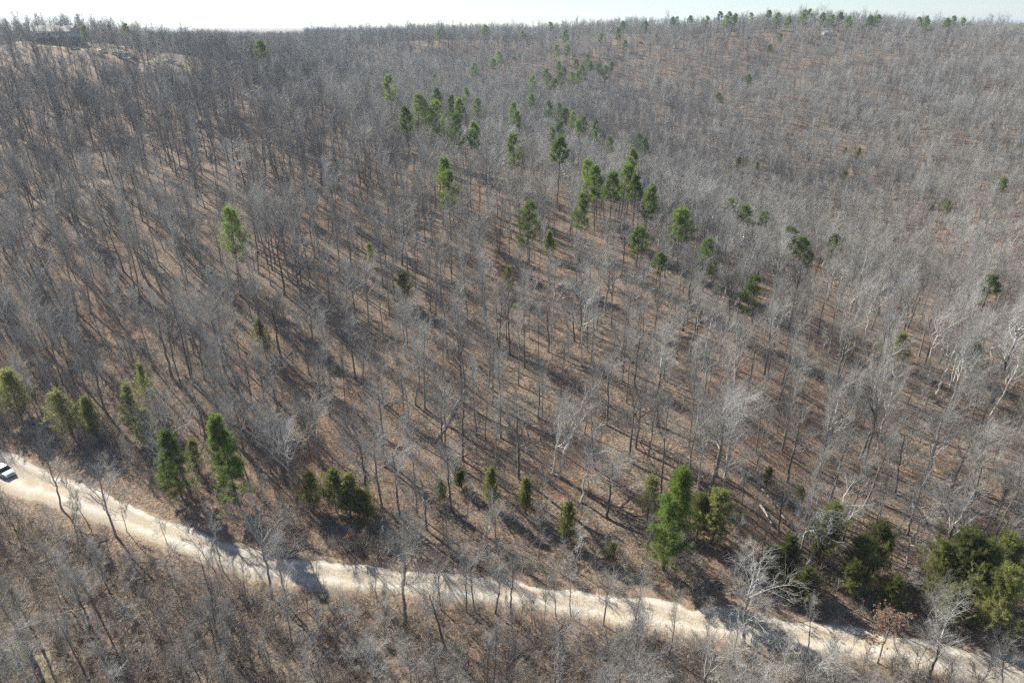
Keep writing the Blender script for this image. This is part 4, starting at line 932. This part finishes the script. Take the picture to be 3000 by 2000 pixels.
def car(label, loc, rz, paint, s=1.0, cat="car", name="parked_car", pickup=False):
    root = empty(name, loc, rz); root.scale = (s, s, s); tag(root, label, cat)
    pm = plain("car_paint", paint, 0.28, 0.2, 0.03)
    xs = [-2.25, -2.15, -1.6, -0.6, 0.7, 1.5, 2.05, 2.28]
    hw = [.72, .84, .89, .91, .91, .89, .82, .66]; top = [.72, .88, .95, .95, .93, .86, .76, .60]
    loft("body", [[(x, -w_, .42), (x, -w_ * .97, .28), (x, w_ * .97, .28), (x, w_, .42), (x, w_, t * .82), (x, w_ * .86, t), (x, -w_ * .86, t), (x, -w_, t * .82)] for x, w_, t in zip(xs, hw, top)], pm, root)
    c0, c1, r0_, r1_ = (-1.95, 1.15, -1.35, .35) if not pickup else (-.5, 1.2, -.4, .55)
    loft("windows", [[(a, -y, z), (b, -y, z), (b, y, z), (a, y, z)] for a, b, y, z in [(c0, c1, .83, .9), (r0_ - .25, r1_ + .3, .76, 1.22), (r0_, r1_, .70, 1.38)]], M["glass"], root)
    loft("roof_panel", [[(a, -y, z), (b, -y, z), (b, y, z), (a, y, z)] for a, b, y, z in [(r0_ - .04, r1_ + .06, .71, 1.365), (r0_ + .02, r1_, .69, 1.42), (r0_ + .15, r1_ - .1, .6, 1.445)]], pm, root)
    for sx in (-1.38, 1.42):
        for sy in (-.82, .82):
            wv = tubes(np.array([[(sx, sy - .1, .33), (sx, sy + .1, .33)]], float), np.array([[.33, .33]]), 16)
            n_ = 16; cap = np.concatenate([wv[0], [(sx, sy - .1, .33), (sx, sy + .1, .33)]]); i = np.arange(n_)
            tri = np.concatenate([np.stack([i, (i + 1) % n_, i * 0 + 32], 1), np.stack([i + 16, (i + 1) % n_ + 16, i * 0 + 33], 1)])
            me = mesh("wheel", cap, [wv[1], tri], M["tyre"]); wh = obj("wheel", me, root)
            y_ = sy + .104 * (1 if sy > 0 else -1); a = np.arange(12) * np.pi / 6
            v = np.array([(sx + .2 * math.cos(q), y_, .33 + .2 * math.sin(q)) for q in a] + [(sx, y_ + .02 * np.sign(sy), .33)])
            me = mesh("rim", v, np.stack([np.arange(12), (np.arange(12) + 1) % 12, np.full(12, 12)], 1), M["rim"]); obj("rim", me, wh)
    for sy in (-1, 1): boxes("headlight", [(2.12, 2.235, sy * .62 - .14, sy * .62 + .14, .58, .70)], M["lamp"], root)
    return root
b = hit(14, 1388)
car("white and blue car parked on the pale gravel at the road's left end", tuple(b + np.array([0, 0, .1])), math.radians(-28), (0.34, 0.43, 0.50))
LZ = lambda p: tuple(p + np.array([0, 0, .1]))
def yard(px_, py_): return at_yard(px_, py_)
def at_yard(px_, py_): return hit(px_, py_, 0, 250, 900)
car("white vehicle parked on the lawn near the house's end", LZ(at_yard(222, 146)), math.radians(15), (0.7, 0.72, 0.74))
car("small pale car on the lawn, farthest right of the house's white car", LZ(at_yard(303, 155)), math.radians(70), (0.6, 0.58, 0.54))
car("silver car under the long flat carport on the lawn", LZ(at_yard(343, 162)), math.radians(10), (0.66, 0.67, 0.7))
car("dark green pickup truck beside the pale debris at the lawn's end", LZ(at_yard(500, 186)), math.radians(5), (0.05, 0.10, 0.09), 1.1, "pickup truck", "pickup_truck", True)
car("dark car parked right of the white and grey trailer", LZ(at_yard(396, 178)), math.radians(20), (0.08, 0.08, 0.09))

def gable(name, x0, x1, y0, y1, z0, zr, over, mat, parent, th=.18):
    ym = (y0 + y1) / 2; V = []
    prof = [(y0 - over, z0), (ym, zr), (y1 + over, z0), (y1 + over, z0 + th), (ym, zr + th * 1.2), (y0 - over, z0 + th)]
    for x in (x0 - over, x1 + over): V += [(x, y, z) for y, z in prof]
    F_ = [tuple(range(6))[::-1], tuple(range(6, 12))] + [(i, (i + 1) % 6, (i + 1) % 6 + 6, i + 6) for i in range(6)]
    me = bpy.data.meshes.new(name); me.from_pydata(V, [], F_); me.materials.append(mat); return obj(name, me, parent)
hb = at_yard(158, 129)
hs = tag(empty("house", tuple(hb), math.radians(-8)), "long two-storey house, white above a dark lower floor, grey roof, behind trees", "house")
boxes("lower_wall", [(-10.4, 10.4, 0, 9, -1.5, 3.0)], M["dark_wall"], hs); boxes("upper_wall", [(-10.35, 10.35, .05, 8.95, 3.0, 5.6)], M["white_wall"], hs)
gv = np.array([(-10.35, .05, 5.6), (-10.35, 8.95, 5.6), (-10.35, 4.5, 8.3), (10.35, .05, 5.6), (10.35, 8.95, 5.6), (10.35, 4.5, 8.3)])
obj("gable_wall", mesh("gable_wall", gv, np.array([(0, 2, 1), (3, 4, 5)]), M["white_wall"]), hs)
rf = gable("roof", -10.35, 10.35, 0.05, 8.95, 5.55, 8.3, .6, M["roof"], hs); boxes("chimney", [(2, 3, 5, 6, 7.5, 9.6)], M["trim"], rf)
for x in (-8, -4.6, -1.2, 5.4, 8.2):
    wf = boxes("window", [(x - .75, x + .75, -.02, .03, 3.7, 5.0)], M["trim"], hs); boxes("pane", [(x - .62, x + .62, -.05, -.021, 3.83, 4.87)], M["glass"], wf)
boxes("door", [(1.6, 3.0, -.03, .045, 3.05, 5.2)], M["wood"], hs); boxes("deck", [(-10, 10.2, -2.6, -.01, 2.75, 2.95)], M["wood"], hs)
for x in (-9.8, -5, 0, 5, 10): boxes("deck_post", [(x - .1, x + .1, -2.55, -2.35, -2, 2.75)], M["wood"], hs)
boxes("railing", [(-10, 10.2, -2.6, -2.53, 3.75, 3.85)] + [(x - .04, x + .04, -2.59, -2.54, 2.95, 3.75) for x in np.arange(-10, 10.3, .8)], M["trim"], hs)
for x in (-7, -2.5, 4): boxes("window", [(x - .9, x + .9, -.03, .02, .8, 2.1)], M["glass"], hs)
cp = at_yard(352, 156)
c_ = tag(empty("carport", tuple(cp), 0), "long low flat-roofed carport on the lawn", "carport")
boxes("roof", [(-3.5, 3.5, 1, 6, 2.5, 2.68)], M["steel"], c_)
for x in (-3.3, 3.3):
    for y in (1.2, 5.8): boxes("post", [(x - .07, x + .07, y - .07, y + .07, -1, 2.5)], M["steel"], c_)
tp = at_yard(366, 172)
t_ = tag(empty("travel_trailer", tuple(tp), math.radians(12)), "white and grey travel trailer parked on the sloping lawn", "trailer")
loft("body", [[(x, -1.15, .6), (x, 1.15, .6), (x, 1.15, t), (x, 1.0, t + .15), (x, -1.0, t + .15), (x, -1.15, t)] for x, t in [(-3.1, 1.9), (-2.9, 2.45), (2.6, 2.5), (3.1, 1.7)]], M["white_wall"], t_)
boxes("window", [(-1.9, -.6, -1.18, -1.151, 1.5, 2.1)], M["glass"], t_); boxes("window", [(.9, 2.1, -1.18, -1.151, 1.5, 2.1)], M["glass"], t_)
boxes("door", [(-.2, .5, -1.18, -1.151, .75, 2.2)], M["trim"], t_)
for sy in (-1.0, 1.0):
    wv = tubes(np.array([[(-.2, sy - .12, .35), (-.2, sy + .12, .35)]], float), np.array([[.36, .36]]), 14); obj("wheel", parts_mesh("wheel", [([wv], M["tyre"])]), t_)
boxes("tow_bar", [(3.05, 4.2, -.06, .06, .5, .62)], M["steel"], t_)
bp_ = at_yard(32, 147)
tb = np.array([[(0, 0, -.1), (0, 0, .05), (0, 0, .9), (0, 0, .95), (0, 0, .955)]], float)
bb = tag(obj("barrel", parts_mesh("barrel", [([tubes(tb, np.array([[.42, .45, .45, .40, .01]]), 16)], M["blue"])])), "blue barrel on the pale lawn left of the house", "barrel"); bb.location = tuple(bp_); bb.scale = (1.6, 1.6, 1.3)
def hut(label, name, px_, py_, w_, d_, h_, wall, roof, rz=0):
    p = hit(px_, py_, 0, 300, 900); o = tag(empty(name, tuple(p), rz), label, "house" if w_ > 5 else "shed")
    boxes("wall", [(-w_ / 2, w_ / 2, 0, d_, -2, h_)], wall, o); gable("roof", -w_ / 2, w_ / 2, 0, d_, h_ - .02, h_ + d_ * .28, .4, roof, o)
    g_ = np.array([(-w_ / 2, 0, h_), (-w_ / 2, d_, h_), (-w_ / 2, d_ / 2, h_ + d_ * .28), (w_ / 2, 0, h_), (w_ / 2, d_, h_), (w_ / 2, d_ / 2, h_ + d_ * .28)])
    obj("gable_wall", mesh("gable_wall", g_, np.array([(0, 2, 1), (3, 4, 5)]), wall), o)
    boxes("door", [(-.5, .5, -.05, -.001, 0, 2.0)], M["wood"], o)
    for x in (-w_ * .3, w_ * .3): boxes("window", [(x - .5, x + .5, -.04, -.001, 1.0, 2.0)], M["glass"], o)
    return o
hut("small white building among trees near the right ridge top", "cottage", 2425, 106, 7, 6, 3.0, M["white_wall"], M["white_wall"])
hut("low building with a faded red roof behind trees on the right ridge", "cottage", 2630, 106, 12, 8, 2.4, M["tan_wall"], M["red_roof"])
for k, (px_, py_, ln_, lab, mt) in enumerate([(516, 192, 2.6, "heap of pale boards at the lawn's right end", M["trim"]), (528, 196, 1.8, "heap of reddish boards at the lawn's right end", M["red_roof"])]):
    p = at_yard(px_, py_); rr = np.random.default_rng(k)
    L_ = [(-ln_ + rr.random(), ln_ - rr.random(), -.8 + i * .3, -.55 + i * .3, .0 + rr.random() * .2, .3 + rr.random() * .4) for i in range(6)]
    o = obj("board_pile", parts_mesh("board_pile", [([box_v(*q) for q in L_], mt)])); o.location = tuple(p); tag(o, lab, "lumber")

def log(a, b_, rad, label, lift_b=0.0, stubs=5, seed=0, mat=None, name="fallen_log"):
    A, B = hit(*a), hit(*b_); A[2] += rad * .6; B[2] += rad * .6 + lift_b
    rr = np.random.default_rng(seed); t = np.linspace(0, 1, 9)[:, None]
    P = (A * (1 - t) + B * t)
    P[:, 2] = np.maximum(P[:, 2], ground(P[:, 0], P[:, 1]) + rad * .4)
    P[1:-1] += rr.normal(size=(7, 3)) * rad * .35
    c = P[0].copy(); P = (P - c)[None]; R = np.linspace(rad, rad * .45, 9)[None]
    root = empty(name, tuple(c)); tag(root, label, "fallen log")
    obj("trunk", parts_mesh("log_trunk", [([tubes(P, R, 8)], mat or M["log"])]), root)
    C, CR = grow(rr, P, R, stubs, .35, 1, (30, 75), 2.6, 5, .03, .2, .5, .3); C2, CR2 = grow(rr, C, CR, 4, .3, 1, (20, 60), 1.2, 3, 0, .2, .6, .4)
    obj("branches", parts_mesh("log_branches", [([tubes(C, np.maximum(CR, .02), 4), tubes(C2, np.maximum(CR2, .012), 3)], mat or M["log"])]), root)
log((1362, 1148), (1272, 1300), .21, "thick fallen grey log lying downhill in the hillside's middle", 0, 4, 1)
log((668, 1232), (780, 1302), .22, "pale straight fallen log right of the dense green pine", 0, 4, 2)
log((105, 1655), (322, 1583), .20, "long pale fallen log in the brush below the road's left part", 0, 6, 3)
log((2232, 1440), (2262, 1478), .18, "broken pale trunk lying above the column-shaped cedar", 0, 2, 4)
log((2228, 1480), (2258, 1546), .20, "broken white trunk lying right of the column-shaped cedar", 0.6, 2, 5)
log((2285, 1505), (2310, 1540), .13, "short pale fallen log beside the broken white trunk", 0, 1, 6)
log((90, 1700), (150, 1695), .12, "short white fallen branch under the long fallen log", 0, 3, 7)
log((1310, 1100), (1330, 1210), .10, "thin dark fallen branch left of the thick fallen log", 0, 3, 8, M["bark"])
log((855, 1035), (760, 1120), .16, "dark fallen trunk lying above the hillside's left shadows", 0, 5, 9, M["bark"])

# ------------------------------------------------------------------ the air
hz_m = bpy.data.materials.new("air"); hz_m.use_nodes = True; hn = hz_m.node_tree; hn.nodes.remove(hn.nodes["Principled BSDF"])
pv = hn.nodes.new("ShaderNodeVolumePrincipled"); pv.inputs["Color"].default_value = (0.80, 0.90, 1.0, 1); pv.inputs["Density"].default_value = 0.00014; pv.inputs["Anisotropy"].default_value = 0.3
hn.links.new(pv.outputs[0], hn.nodes["Material Output"].inputs["Volume"])
zl = float(Z.min()) - 1.0
hv, hf = box_v(-45000, 45000, -5000, 60000, zl, 112.0)
tag(obj("haze", mesh("haze", hv, hf, hz_m)), "thin pale air", kind="stuff")
